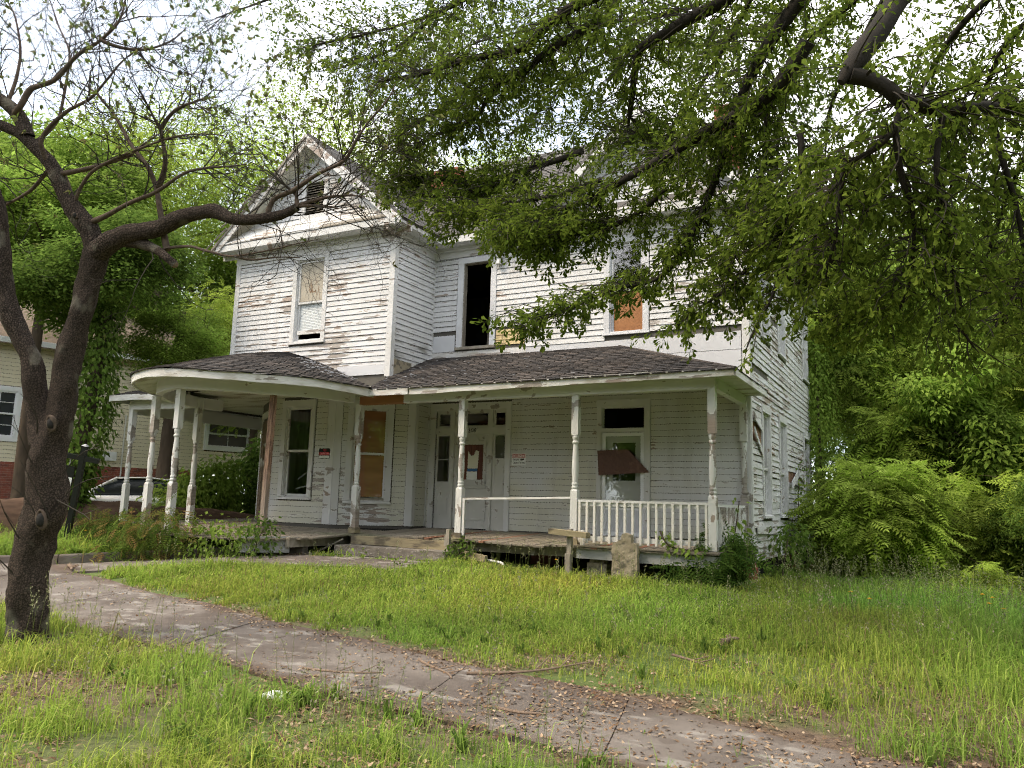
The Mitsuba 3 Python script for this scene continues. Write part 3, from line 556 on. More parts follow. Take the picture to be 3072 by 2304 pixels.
# eave line of the round corner
CC = np.array([-9.5, -2.6])
TH = np.radians(np.array([2, -5, -27, -45, -68, -88, -100, -112, -126, -150, -178, -200.0]))
ZE = np.array([2.60, 2.60, 2.63, 2.635, 2.67, 2.735, 2.76, 2.75, 2.74, 2.72, 2.70, 2.70])      # underside of the fascia
th = np.radians(np.linspace(0, -195, 66)); ze = np.interp(-th, -TH, ZE); zb = np.interp(-th, np.radians([-10, 5, 31, 46, 75, 95, 127, 200]), [2.51, 2.50, 2.49, 2.48, 2.53, 2.585, 2.56, 2.52])
def ring(R, z, a=None):
    a = th if a is None else a
    return np.stack([CC[0] + R * np.cos(a), CC[1] + R * np.sin(a), np.broadcast_to(z, a.shape)], 1)
def sheet(*rows):
    """quads between successive rows of points"""
    n = len(rows[0]); v = np.vstack(rows); f = []
    for r in range(len(rows) - 1):
        i = np.arange(n - 1) + r * n
        f += [np.stack([i, i + 1, i + n + 1], 1), np.stack([i, i + n + 1, i + n], 1)]
    return v, np.vstack(f)
def loop4(a, b, c, d): return sheet(a, b, c, d, a)
hp('round_beam', loop4(ring(2.27, zb), ring(2.27, ze + .07), ring(2.14, ze + .07), ring(2.14, zb)), 'trim')
wv = .012 * np.sin(th * 9) + .008 * np.sin(th * 23)
hp('round_fascia', loop4(ring(2.73, ze + wv * .4), ring(2.745, ze + .145 + wv * .4), ring(2.70, ze + .145), ring(2.70, ze)), 'fasciapaint')
hp('round_soffit', sheet(ring(2.715, ze + .02), ring(2.2, ze + .075)), 'soffit')
# straight beams
def beam(x0, x1, y, zb0, zb1, h, d, m='trim', name='porch_beam'):
    return hp(name, hexa([(x0, y - d / 2, zb0), (x1, y - d / 2, zb1), (x1, y + d / 2, zb1), (x0, y + d / 2, zb0), (x0, y - d / 2, zb0 + h), (x1, y - d / 2, zb1 + h), (x1, y + d / 2, zb1 + h), (x0, y + d / 2, zb0 + h)]), m)
labels[beam(-7.26, -6.17, PD, 2.485, 2.485, .17, .13, 'plywood')] = {'label': 'short bare brown length of the porch beam'}
beam(-6.165, -.06, PD, 2.485, 2.52, .25, .14)
hp('porch_beam', box(-.17, -.05, PD + .07, -.01, 2.53, 2.77), 'trim'); beam(-13.96, -11.55, -2.67, 2.55, 2.52, .22, .12); hp('porch_beam', box(-14.0, -13.88, -2.6, 3.0, 2.45, 2.75), 'trim')
# fascia of the straight eave, in three lengths, and soffit
def fas(x0, x1, z0, z1, y=-2.72, dy=0.0, h=.135):
    n = max(2, int((x1 - x0) / .25)); xs = np.linspace(x0, x1, n); z = np.linspace(z0, z1, n) + .006 * np.sin(xs * 5) ; o = np.ones(n)
    mk = lambda yy, zz: np.stack([xs, o * yy + np.linspace(0, dy, n), zz], 1)
    v, f = loop4(mk(y, z), mk(y - .008, z + h), mk(y + .028, z + h), mk(y + .028, z)); 
    ends = np.array([[0, 2 * n, n], [0, 3 * n, 2 * n], [n - 1, 2 * n - 1, 3 * n - 1], [n - 1, 3 * n - 1, 4 * n - 1]])
    hp('fascia_board', (v, np.vstack([f, ends])), 'fasciapaint')
fas(-6.84, -5.85, 2.615, 2.60, -2.74, h=.13); fas(-5.83, -1.08, 2.60, 2.655); fas(-1.07, .31, 2.655, 2.66, -2.725, h=.12)
hp('fascia_board', hexa([(.31, -2.7, 2.665), (.34, -2.7, 2.665), (.34, -.1, 2.665), (.31, -.1, 2.665), (.31, -2.7, 2.80), (.34, -2.7, 2.80), (.34, -.1, 2.80), (.31, -.1, 2.80)]), 'fasciapaint')
hp('porch_soffit', sheet(np.array([(-6.9, -2.70, 2.63), (.32, -2.70, 2.68)]), np.array([(-6.9, -2.40, 2.735), (.32, -2.40, 2.765)])), 'soffit'); hp('porch_soffit', box(-.06, .315, -2.4, -.04, 2.70, 2.715), 'soffit')
# ceiling of narrow boards
cl = np.vstack([ring(2.15, 2.86, np.radians(np.linspace(0, -180, 40)))[:, :2], [(-13.9, -2.6), (-13.9, 3), (-11.94, 3), (-11.94, -.4), (-10.4, -1.5), (-8.5, -1.5), (-7.2, -.6), (-7.2, 0), (-.1, 0), (-.1, -2.3), (-7.2, -2.3)]])
cm = trimesh.creation.extrude_polygon(Polygon(cl).buffer(0), .02, engine='earcut'); cm.apply_translation([0, 0, 2.86]); hp('porch_ceiling', cm, 'soffit')
# roof surfaces and shingles
EV = lambda x: 2.755 + .006 * x            # top of the front eave
SH = []
def tab(c, m='s'): SH.append(np.array(c, float))
def shingle_plane(fn, rows, width):
    """fn(t) -> ((x, y, z) left, right) of the course at height t in [0, 1]"""
    r = np.random.default_rng(5)
    for i in range(rows):
        t0, t1 = i / rows, min(1, (i + 1.25) / rows); A, B = (np.array(q, float) for q in fn(t0)); C, D_ = (np.array(q, float) for q in fn(t1))
        L = np.linalg.norm(B - A)
        if L < .1: continue
        n = max(1, int(round(L / width))); off = (i % 2) * .5
        nrm = np.cross(B - A, (C + D_) / 2 - (A + B) / 2); nrm /= np.linalg.norm(nrm)
        for k in range(-1, n + 1):
            u0, u1 = max(0, (k + off) / n), min(1, (k + off + 1) / n - .006)
            if u1 - u0 < .15 / n: continue
            lift = .016 + r.random() * .008; a, b, c, d = A + (B - A) * u0, A + (B - A) * u1, C + (D_ - C) * u1, C + (D_ - C) * u0
            j = (A - C) / np.linalg.norm(A - C) * r.normal(0, .006)
            tab([a + j, b + j, c, d, a + j + nrm * lift, b + j + nrm * lift, c + nrm * .003, d + nrm * .003])
def front(t):
    y = -2.75 + 2.75 * t; z = (EV(-3)) + (3.84 - EV(-3)) * t
    xl = -6.85 - .335 * min(1, (y + 2.75) / 1.17); xr = .34 - 2.94 * t
    dz = .012 * np.sin(t * 9)
    return (xl, y, z + (EV(xl) - EV(-3)) * (1 - t) + dz), (xr, y, z + (EV(xr) - EV(-3)) * (1 - t) + dz)
def hip(t): return (.345 - 2.93 * t, -2.75 + 2.75 * t, 2.77 + 1.06 * t), (.345 - 2.93 * t, -.02, 2.77 + 1.06 * t)
shingle_plane(front, 22, .27); shingle_plane(hip, 20, .27)
def under(fn, n=12, drop=.006):
    a, b = zip(*[fn(t) for t in np.linspace(0, 1, n)]); hp('roof_deck', sheet(np.array(a) - [0, 0, drop], np.array(b) - [0, 0, drop]), 'underlay')
under(front); under(hip)
def leftroof(t): return (-14.35 + 1.2 * t, -3.0 + 2.6 * t, 2.86 + .9 * t), (-11.3, -3.0 + 2.6 * t, 2.84 + .9 * t)
def leftside(t): return (-14.35 + 2.4 * t, 4.0, 2.86 + .95 * t), (-14.35 + 2.4 * t, -3.0 + 2.6 * t, 2.86 + .95 * t)
shingle_plane(leftroof, 18, .28); under(leftroof); under(leftside)
fas(-14.34, -11.6, 2.74, 2.71, -3.0)
hp('fascia_board', box(-14.36, -14.33, -3.0, 4.0, 2.72, 2.86), 'fasciapaint')
APEX = np.array([-9.95, -1.80, 3.86])
def cone(t, a):
    e_ = np.interp(-a, -TH, ZE) + .155 + .014 * np.sin(a * 8 + 1) * (1 - t)
    E_ = np.stack([CC[0] + 2.775 * np.cos(a), CC[1] + 2.775 * np.sin(a), e_], -1)
    q = E_ + (APEX - E_) * t; q[..., 2] += .06 * np.sin(np.pi * t) - .012 * np.sin(t * 7)
    return q
r5 = np.random.default_rng(8)
for i in range(24):
    t0, t1 = i / 24, min(1, (i + 1.25) / 24); n = max(4, int(9.2 * (1 - t0) / .26)); off = (i % 2) * .5
    for k in range(n + 1):
        u0, u1 = np.clip([(k - off) / n, (k - off + 1) / n - .005], 0, 1)
        if u1 - u0 < .2 / n: continue
        a0, a1 = np.radians([-2 - 196 * u0, -2 - 196 * u1]); lift = .016 + r5.random() * .008; s0, s1 = t0 + r5.normal(0, .002), t1
        b_, a_, d_, c_ = cone(s0, a0), cone(s0, a1), cone(s1, a0), cone(s1, a1)
        nn = np.cross(b_ - a_, d_ - a_ + 1e-6); nn /= np.linalg.norm(nn) + 1e-9; nn = nn if nn[2] > 0 else -nn
        tab([a_, b_, d_, c_, a_ + nn * lift, b_ + nn * lift, d_ + nn * .003, c_ + nn * .003])
hp('roof_deck', sheet(*[cone(t, np.radians(np.linspace(0, -198, 50))) - [0, 0, .008] for t in np.linspace(0, 1, 8)]), 'underlay')
size = [np.linalg.norm(np.cross(s[1] - s[0], s[3] - s[0])) / np.linalg.norm(s.mean(0) - CAM) ** 2.5 for s in SH]
order = sorted(range(len(SH)), key=lambda i: -size[i]); rs = np.random.default_rng(3); rest = [M() for _ in range(4)]
ROOF = f'{H}__porch_roof'
hp('porch_roof', tube([front(1)[0], front(1)[1]], .012, 5), 'trim')
for r_, i in enumerate(order):
    c = rs.choice(4, p=[.3, .36, .14, .2])
    if r_ < 300: put(f'{ROOF}__shingle', hexa(SH[i]), f'shingle_{c}')
    else: rest[c].add(*hexa(SH[i]))
for c in range(4): stuff(put(f'{ROOF}__shingle_course', rest[c], f'shingle_{c}'))
hp('hip_cap', tube([hip(0)[0], hip(.5)[0], hip(1)[0]], .035, 6), 'shingle_2')
# paint flakes fallen on the porch roof
rf = np.random.default_rng(21); fm = M()
for k in range(150):
    if k < 100: a = np.radians(rf.uniform(-30, 0)); q = cone(rf.uniform(.1, .62), a)
    else: t = rf.uniform(.05, .9); A, B = front(t); q = np.array(A) + (np.array(B) - np.array(A)) * rf.beta(1, 3)
    w, l, g = rf.uniform(.006, .02), rf.uniform(.01, .05), rf.uniform(0, 6); c, s = math.cos(g), math.sin(g)
    fm.add(*hexa([(q[0] + c * a_ - s * b_, q[1] + s * a_ + c * b_, q[2] + .022 + z) for z in (0, .006) for a_, b_ in ((-l, -w), (l, -w), (l, w), (-l, w))]))
stuff(put('paint_flake', fm, 'panelwhite'), 'white paint flakes fallen on the dark porch shingles', 'paint flakes')
# floor
rb = np.random.default_rng(17); FLO = f'{H}__porch_floor'
def fz(x, y): return -.005 + .032 * y + .02 * np.sin(x * 1.1) * (-y / 2.4) - (.03 if -5.4 < x < -3 else 0) * (-y / 2.4)
hp('porch_floor', box(-7.1, -.02, -.04, -.015, -.12, .0), 'deck')
x = -14.0; k_ = 0
while x < -.01:
    x1 = min(x + .105, -.005); xm = (x + x1) / 2
    yb = 0.0 if xm > -7.18 else (-.55 - (xm + 7.185) / -1.385 * 1.03 if xm > -8.57 else (-1.58 if xm > -10.42 else (-1.58 + (xm + 10.42) / -1.52 * 1.16 if xm > -11.94 else 3.0)))
    if abs(xm - CC[0]) < 2.3 and xm < -7.28: yf = CC[1] - math.sqrt(max(.01, 2.36 ** 2 - (xm - CC[0]) ** 2)); yf = min(yf, -2.5)
    else: yf = -2.5
    yf += rb.normal(0, .012) + (.16 if -5.35 < xm < -4.15 else 0) * rb.random() - (.05 if -4.1 < xm < -2.9 else 0)
    g = .004; j = rb.normal(0, .004); z0, z1 = fz(xm, yf) + j, fz(xm, yb)
    put(f'{FLO}__plank', hexa([(x + g, yf, z0 - .03), (x1, yf, z0 - .03), (x1, yb, z1 - .03), (x + g, yb, z1 - .03), (x + g, yf, z0), (x1, yf, z0), (x1, yb, z1), (x + g, yb, z1)]), 'deckred' if rb.random() < .03 else 'deck'); x = x1
for y in (-2.1, -1.1, -.3): hp('joist', box(-7.1, -.1, y - .03, y + .03, -.30, -.12), 'weathered')
hp('joist', box(-7.6, -7.5, -3.9, -1.6, -.32, -.14), 'weathered'); hp('joist', box(-3.35, -3.28, -2.3, 0, -.3, -.12), 'weathered')
# skirt boards
def skirt(x0, x1, z0, z1, h, y=-2.43): hp('skirt_board', hexa([(x0, y, z0 - h), (x1, y, z1 - h), (x1, y + .03, z1 - h), (x0, y + .03, z0 - h), (x0, y, z0), (x1, y, z1), (x1, y + .03, z1), (x0, y + .03, z0)]), 'greypaint')
mat('greypaint', lambda p, n, uv: mix((.30, .31, .32), (.44, .44, .44), fbm(p.x * 3, p.z * 5, 2.0, 3)), .6)
skirt(-2.42, -1.45, -.125, -.135, .165); skirt(-1.45, -.34, -.135, -.14, .175); skirt(-.33, .0, -.14, -.14, .18)
a = np.radians(np.linspace(-32, -55, 8)); hp('skirt_board', loop4(ring(2.26, -.42, a), ring(2.26, -.13, a), ring(2.23, -.13, a), ring(2.23, -.42, a)), 'greypaint')
hp('edge_board', hexa([(-2.45, -2.515, -.095), (-.02, -2.515, -.10), (-.02, -2.40, -.10), (-2.45, -2.40, -.095), (-2.45, -2.515, -.07), (-.02, -2.515, -.075), (-.02, -2.40, -.075), (-2.45, -2.40, -.07)]), 'deck')
# railings
RL = f'{H}__railing'; RL_ = fresh(RL)
put(f'{RL}__top_rail', box(-2.43, -.185, PD - .05, PD + .05, .652, .692), 'trim'); put(f'{RL}__top_rail', box(-2.43, -.185, PD - .02, PD + .02, .59, .651), 'trim'); put(f'{RL}__bottom_rail', box(-2.43, -.185, PD - .018, PD + .02, .005, .085), 'trim')
for i in range(17):
    xb = -2.41 + .1357 * i; put(f'{RL}__baluster', box(xb, xb + .038, PD - .058, PD - .021, -.03 + rb.normal(0, .004), .651), 'railpaint')
mat('railpaint', lambda p, n, uv: mix((.64, .63, .60), (.48, .43, .35), smoothstep(.45, .8, fbm(p.x * 9, p.z * 4, 3.0, 3)) * smoothstep(.4, 0, p.z) * .8), .6)
RS = fresh(RL)
put(f'{RS}__top_rail', box(-.15, -.07, PD + .07, -.14, .63, .67), 'trim'); put(f'{RS}__bottom_rail', box(-.13, -.09, PD + .07, -.14, .02, .09), 'trim')
for i in range(19):
    yb_ = PD + .12 + .111 * i; put(f'{RS}__baluster', box(-.088, -.05, yb_, yb_ + .038, -.03, .63), 'postpaint')
RB = fresh(RL); labels[RB] = {'label': 'broken railing with only its top bar left'}
put(f'{RB}__top_rail', hexa([(-4.74, PD - .05, .635), (-2.57, PD - .05, .70), (-2.57, PD + .04, .70), (-4.74, PD + .04, .635), (-4.74, PD - .05, .67), (-2.57, PD - .05, .735), (-2.57, PD + .04, .735), (-4.74, PD + .04, .67)]), 'fasciapaint')
put(f'{RB}__upright', box(-4.735, -4.69, PD - .05, PD - .01, -.02, .635), 'trim')
# steps
ST = fresh(f'{H}__steps')
def slab(x0, x1, y0, y1, z0, z1, m, name): put(f'{ST}__{name}', trimesh.Trimesh(*box(x0, x1, y0, y1, z0, z1)), m)
slab(-7.12, -5.92, -2.62, -2.45, -.275, -.115, 'timber', 'riser'); slab(-5.905, -4.86, -2.635, -2.45, -.285, -.125, 'timber', 'riser')
def rough(x0, x1, y0, y1, z0, z1, seed, amp=.02, s=.08):
    m = trimesh.creation.box([x1 - x0, y1 - y0, z1 - z0]).subdivide_to_size(s); v = np.array(m.vertices) + [(x0 + x1) / 2, (y0 + y1) / 2, (z0 + z1) / 2]
    d = np.stack([meshkit.fbm(v * 6 + k * 9, 3, seed + k) - .5 for k in range(3)], 1) * amp * 2
    return v + d, np.array(m.faces)
put(f'{ST}__tread', rough(-7.2, -4.7, -3.0, -2.5, -.46, -.285, 3), 'stepstone', smooth=40); put(f'{ST}__tread', rough(-7.3, -4.75, -3.4, -2.9, -.62, -.47, 4), 'stepstone', smooth=40)
# stubs of the stair rail
NW = fresh(f'{H}__newel_stub'); put(f'{NW}__stake', box(-4.83, -4.76, -2.78, -2.70, -.42, .10), 'weathered'); put(f'{NW}__block', box(-4.89, -4.83, -2.74, -2.66, -.2, .0), 'weathered')
NW = fresh(f'{H}__newel_stub'); labels[NW] = {'label': 'T-shaped stub of a grey wooden stair rail'}
put(f'{NW}__stake', box(-2.46, -2.38, -2.76, -2.68, -.35, .20), 'weathered'); put(f'{NW}__stake', box(-2.45, -2.36, -2.85, -2.765, -.62, -.20), 'weathered'); put(f'{NW}__cross_rail', hexa([(-2.74, -2.9, .11), (-2.09, -2.82, .06), (-2.07, -2.68, .06), (-2.72, -2.76, .11), (-2.74, -2.9, .20), (-2.09, -2.82, .15), (-2.07, -2.68, .15), (-2.72, -2.76, .20)]), 'timber'); put(f'{NW}__stake', box(-2.33, -2.27, -2.5, -2.44, -.1, .18), 'railpaint')
# brick and block piers under the porch and at the corner of the house
def bricks(parent, x0, x1, y0, y1, z0, z1, L=.2, h=.066, g=.01, faces='fr', m=('brick', 'brickdark'), seed=1, core='mortar'):
    r = np.random.default_rng(seed); put(f'{parent}__core', box(x0 + .012, x1 - .012, y0 + .012, y1 - .012, z0, z1 - .004), core); z = z0; row = 0
    while z < z1 - h * .6:
        for face in faces:
            a, b = (x0, x1) if face == 'f' else (y0, y1); s = a - (row % 2) * L / 2
            while s < b - .02:
                l, rr = max(a, s), min(b, s + L - g)
                if rr - l > .03:
                    d = r.normal(0, .003)
                    c = box(l, rr, y0 - .002 + d, y0 + .06, z, z + h - g) if face == 'f' else box(x1 - .06, x1 + .002 + d, l + (.061 if l < y0 + .05 else 0), rr, z, z + h - g)
                    put(f'{parent}__brick', c, m[0] if r.random() < .7 else m[1])
                s += L
        z += h; row += 1
bricks(fresh(f'{H}__corner_pier'), -.42, .0, .05, .55, -1.1, -.36, seed=2); bricks(fresh(f'{H}__corner_pier'), -.42, .0, 4.6, 5.1, -1.5, -.36, seed=3)
PB = fresh(f'{H}__block_pier'); put(f'{PB}__block', rough(-2.28, -1.93, -2.3, -1.9, -.75, -.37, 6, .012), 'stone', smooth=40); put(f'{PB}__block', rough(-2.24, -1.98, -2.28, -1.95, -.37, -.28, 7, .012), 'stone', smooth=40)
for x_ in (-5.9, -3.6, -.3): put(f'{fresh(H + "__block_pier")}__block', box(x_ - .2, x_ + .2, -1.4, -1.0, -.9, -.3), 'brickdark')
put(f'{H}__cellar_wall', box(-7.1, -.1, .15, .2, -1.4, -.05), 'dark'); put(f'{H}__cellar_wall', box(-.14, -.1, .6, 8.2, -1.6, -.3), 'dark')
# ---------------------------------------------------------------- upper roofs
def slabroof(name, poly, normal_up, th=.09, m='roofdark'):
    p = np.array(poly, float); n = np.cross(p[1] - p[0], p[2] - p[0]); n /= np.linalg.norm(n); n = n if n[2] > 0 else -n
    k = len(p); v = np.vstack([p, p - n * th]); f = [(0, i, i + 1) for i in range(1, k - 1)] + [(k, k + i + 1, k + i) for i in range(1, k - 1)]
    f += [q for i in range(k) for q in ((i, (i + 1) % k + k, (i + 1) % k), (i, i + k, (i + 1) % k + k))]
    return hp(name, (v, np.array(f)), m)
def courses(name, A, B, C, D, rows, m='roofdark', lift=.03):
    """overlapping shingle courses between the eave A-B and the ridge D-C"""
    A, B, C, D = (np.array(q, float) for q in (A, B, C, D)); n = np.cross(B - A, D - A); n /= np.linalg.norm(n); n = n if n[2] > 0 else -n; mm = M(); r = np.random.default_rng(rows)
    for i in range(rows):
        t0, t1 = i / rows, min(1, (i + 1.1) / rows); a, b, c, d = A + (D - A) * t0, B + (C - B) * t0, B + (C - B) * t1, A + (D - A) * t1
        L = np.linalg.norm(b - a); k = max(1, int(L / .32)); cuts = np.linspace(0, 1, k + 1)
        for u0, u1 in zip(cuts[:-1], cuts[1:]):
            j = r.normal(0, .004); q = [a + (b - a) * u0, a + (b - a) * (u1 - .003), d + (c - d) * (u1 - .003), d + (c - d) * u0]
            mm.add(*hexa([q[0] + n * .004, q[1] + n * .004, q[2] + n * .001, q[3] + n * .001, q[0] + n * (lift * .55 + j), q[1] + n * (lift * .55 + j), q[2] + n * .006, q[3] + n * .006]))
    return stuff(hp(name, mm, m))
ZR, YF = 9.0, -2.03
gr_ = lambda x, y: ZR - .86 * abs(x + 9.56)
GR = [(-6.72, YF, gr_(-6.72, 0)), (-9.56, YF, ZR), (-9.56, 2.4, ZR), (-6.72, .0, gr_(-6.72, 0))]
slabroof('gable_roof', GR, 1); courses('gable_shingle', (-6.70, YF, gr_(-6.7, 0)), (-6.70, .3, gr_(-6.7, 0)), (-9.56, 2.6, ZR), (-9.56, YF, ZR), 26)
slabroof('gable_roof', [(-12.4, YF, gr_(-12.4, 0)), (-12.4, .0, gr_(-12.4, 0)), (-9.56, 2.4, ZR), (-9.56, YF, ZR)], 1)
ER = 6.60
RD = [(-10.5, 4.15, 10.5), (-4.2, 4.15, 10.5)]
slabroof('main_roof', [(-12.4, -.4, ER), (.42, -.4, ER), RD[1], RD[0]], 1); courses('main_shingle', (-7.3, -.41, ER), (-4.2, -.41, ER), (-4.2, 4.15, 10.5), (-8.6, 4.15, 10.5), 38)
slabroof('main_roof', [(.42, -.4, ER), (.42, 8.75, ER), RD[1]], 1); slabroof('main_roof', [(.42, 8.75, ER), (-12.4, 8.75, ER), RD[0], RD[1]], 1); slabroof('main_roof', [(-12.4, 8.75, ER), (-12.4, -.4, ER), RD[0]], 1)
g2 = lambda x: 8.80 - .86 * abs(x + 2.1)
slabroof('gable_roof', [(.42, -.45, g2(.42)), (.42, .3, g2(.42)), (-2.1, 2.3, 8.8), (-2.1, -.45, 8.8)], 1); slabroof('gable_roof', [(-4.62, -.45, g2(-4.62)), (-2.1, -.45, 8.8), (-2.1, 2.3, 8.8), (-4.62, .3, g2(-4.62))], 1)
# cornices: box eave, fascia, rakes
def cornice(w, s0, s1, out=.42, z0=6.44, z1=6.58, name='cornice', m='trim'):
    hp(name, w.box(s0, s1, z0, z0 + .02, .0, out), m); hp(name, w.box(s0, s1, z0 - .01, z1, out, out + .025), m); hp(name, w.box(s0, s1, z0 - .10, z0 - .001, .043, .10), m)
cornice(BLKF, -.45, BLKF.L + .45, .42); cornice(BLKS, -.42, BLKS.L, .40); cornice(MAIN, .0, MAIN.L + .42, .38); cornice(SIDE, -.4, 8.75, .38)
# pent roof across the gable, of split old boards
for i in range(5):
    t0, t1 = i / 5, (i + 1.15) / 5; y0, y1 = -2.04 + .42 * t0, -2.04 + .42 * t1; z0, z1 = 6.59 + .46 * t0, 6.59 + .46 * t1
    cuts = np.r_[-12.3, np.sort(rng.uniform(-12, -7, 3)), -6.78] + (0 if i < 1 else 0)
    lim = (.46 * t0) / .86
    for a, b in zip(cuts[:-1], cuts[1:]):
        a, b = max(a, -12.3 + lim), min(b, -6.80 - lim); j = rng.normal(0, .008, 4)
        if b - a > .1: hp('pent_board', hexa([(a, y0, z0), (b - .006, y0, z0), (b - .006, y1, z1), (a, y1, z1), (a, y0 - .008, z0 + .03 + j[0]), (b - .006, y0 - .008, z0 + .03 + j[1]), (b - .006, y1 - .008, z1 + .015 + j[2]), (a, y1 - .008, z1 + .015 + j[3])]), 'weathered' if i == 0 and a > -10 and a < -8 else 'fasciapaint')
def rake(x0, z0, x1, z1, y0, y1, drop, m='trim', name='rake_board'):
    hp(name, hexa([(x0, y0, z0 - drop), (x1, y0, z1 - drop), (x1, y1, z1 - drop), (x0, y1, z0 - drop), (x0, y0, z0), (x1, y0, z1), (x1, y1, z1), (x0, y1, z0)]), m)
for s in (-1, 1):
    X = -9.56 + s * 2.68
    if s > 0: rake(-9.56, 8.89, X, 8.89 - .86 * 2.68, YF - .03, YF, .2); rake(-9.56, 8.955, X + .15, 8.955 - .86 * 2.83, YF - .06, YF - .031, .08)
    else: rake(X, 8.89 - .86 * 2.68, -9.56, 8.89, YF - .03, YF, .2, 'fasciapaint'); rake(X - .15, 8.955 - .86 * 2.83, -9.56, 8.955, YF - .06, YF - .031, .08, 'weathered')
    a, b = (-9.56, X) if s > 0 else (X, -9.56); za, zb_ = (8.80, 8.80 - .86 * 2.68) if s > 0 else (8.80 - .86 * 2.68, 8.80)
    hp('rake_soffit', hexa([(a, YF, za - .02), (b, YF, zb_ - .02), (b, -1.56, zb_ - .02), (a, -1.56, za - .02), (a, YF, za), (b, YF, zb_), (b, -1.56, zb_), (a, -1.56, za)]), 'soffit')
    Xf = -9.56 + s * 2.05; a, b = (-9.56, Xf) if s > 0 else (Xf, -9.56); za, zb_ = (8.80, 8.80 - .86 * 2.05) if s > 0 else (8.80 - .86 * 2.05, 8.80)
    rake(a, za - .02, b, zb_ - .02, -1.645, -1.61, .34, 'panelwhite', 'gable_frieze')
    X = -2.1 + s * 2.55; a, b = (-2.1, X) if s > 0 else (X, -2.1); za, zb_ = (8.70, 8.70 - .86 * 2.55) if s > 0 else (8.70 - .86 * 2.55, 8.70)
    rake(a, za, b, zb_, -.48, -.45, .2); hp('rake_soffit', hexa([(a, -.45, za - .1), (b, -.45, zb_ - .1), (b, -.0, zb_ - .1), (a, -.0, za - .1), (a, -.45, za - .09), (b, -.45, zb_ - .09), (b, 0, zb_ - .09), (a, 0, za - .09)]), 'soffit'); rake(a, za - .1, b, zb_ - .1, -.045, -.03, .3, 'panelwhite', 'gable_frieze')
hp('gable_pent', hexa([(-4.55, -.42, 6.59), (.4, -.42, 6.59), (.3, -.04, 6.8), (-4.4, -.04, 6.8), (-4.55, -.42, 6.62), (.4, -.42, 6.62), (.3, -.04, 6.83), (-4.4, -.04, 6.83)]), 'fasciapaint')
# loose boards on the left rake
for k in range(7):
    a = rng.uniform(.3, 2.5); x0 = -9.56 - a; z0 = 8.95 - .86 * a; hp('loose_board', tube([(x0, YF - .08, z0 + .03), (x0 - rng.uniform(.3, .7), YF - .15, z0 - rng.uniform(.2, .6))], [.03, .02], 4), 'weathered')
CHM = fresh(f'{H}__chimney'); bricks(CHM, -9.35, -8.45, 2.75, 3.35, 8.9, 9.92, seed=5, L=.21, h=.072)
CHM = fresh(f'{H}__chimney'); bricks(CHM, -1.6, -1.0, 4.2, 4.8, 9.0, 10.9, seed=6, L=.21, h=.075)

# ---------------------------------------------------------------- ground, pavement, kerb
def axis_(a, b, s, lo, hi):
    m = np.arange(a, b + 1e-6, s); l = [a]; h = [b]
    while l[-1] > lo: l.append(l[-1] - max(s, (a - l[-1]) * .35))
    while h[-1] < hi: h.append(h[-1] + max(s, (h[-1] - b) * .35))
    return np.r_[l[:0:-1], m, h[1:]]
gx_, gy_ = axis_(-24, 9, .25, -260, 260), axis_(-15, 12, .25, -200, 320)
XX, YY = np.meshgrid(gx_, gy_); nx, ny = len(gx_), len(gy_)
i_, j_ = np.meshgrid(np.arange(ny - 1), np.arange(nx - 1), indexing='ij'); q_ = np.stack([i_ * nx + j_, i_ * nx + j_ + 1, (i_ + 1) * nx + j_ + 1, (i_ + 1) * nx + j_], -1).reshape(-1, 4)
structure(put('ground', (np.stack([XX.ravel(), YY.ravel(), G(XX, YY).ravel()], 1), np.vstack([q_[:, [0, 1, 2]], q_[:, [0, 2, 3]]])), 'ground', smooth=True))
far_y = lambda x: -8.83 - .222 * x + .05 * np.sin(x * 2.1); near_y = lambda x: -10.2 - .165 * x + .05 * np.sin(x * 1.7 + 1)
def slab_(poly_uv, lift=.022, th=.1):
    """a draped slab from a grid of points (n, m, 2)"""
    a = np.asarray(poly_uv, float); n, m = a.shape[:2]; z = G(a[..., 0], a[..., 1]) + lift; v = np.concatenate([a, z[..., None]], -1).reshape(-1, 3)
    i, j = np.meshgrid(np.arange(n - 1), np.arange(m - 1), indexing='ij'); q = np.stack([i * m + j, i * m + j + 1, (i + 1) * m + j + 1, (i + 1) * m + j], -1).reshape(-1, 4)
    f = np.vstack([q[:, [0, 1, 2]], q[:, [0, 2, 3]]]); e = np.r_[np.arange(m), np.arange(1, n) * m + m - 1, np.arange(n * m - 2, n * m - m - 1, -1), np.arange(n - 2, 0, -1) * m]
    k = len(v); v = np.vstack([v, v[e] - [0, 0, th]]); E_ = len(e); ii = np.arange(E_); jj = (ii + 1) % E_
    return v, np.vstack([f, np.stack([e[ii], k + ii, k + jj], 1), np.stack([e[ii], k + jj, e[jj]], 1)])
structure(thing('sidewalk', '', '')); rw = np.random.default_rng(4)
labels['sidewalk'] = {'kind': 'structure'}
xs_ = [-16.2, -14.6, -13.1, -11.5, -10.0, -8.45, -6.9, -5.35, -3.75, -2.2, -.6, 1.0, 2.6, 4.2, 5.8]
for a, b in zip(xs_[:-1], xs_[1:]):
    s, t = np.meshgrid(np.linspace(a + .006, b - .006, 7), np.linspace(0, 1, 7), indexing='ij')
    xx = s - .18 * (t - .5) * 1.6; yy = near_y(s) + (far_y(s) - near_y(s)) * t
    v, f = slab_(np.stack([xx, yy], -1), .034 + rw.normal(0, .003)); put('sidewalk__slab', (v, f), 'concrete', smooth=30)
labels['walkway'] = {'kind': 'structure'}; COUNT['walkway'] = 1
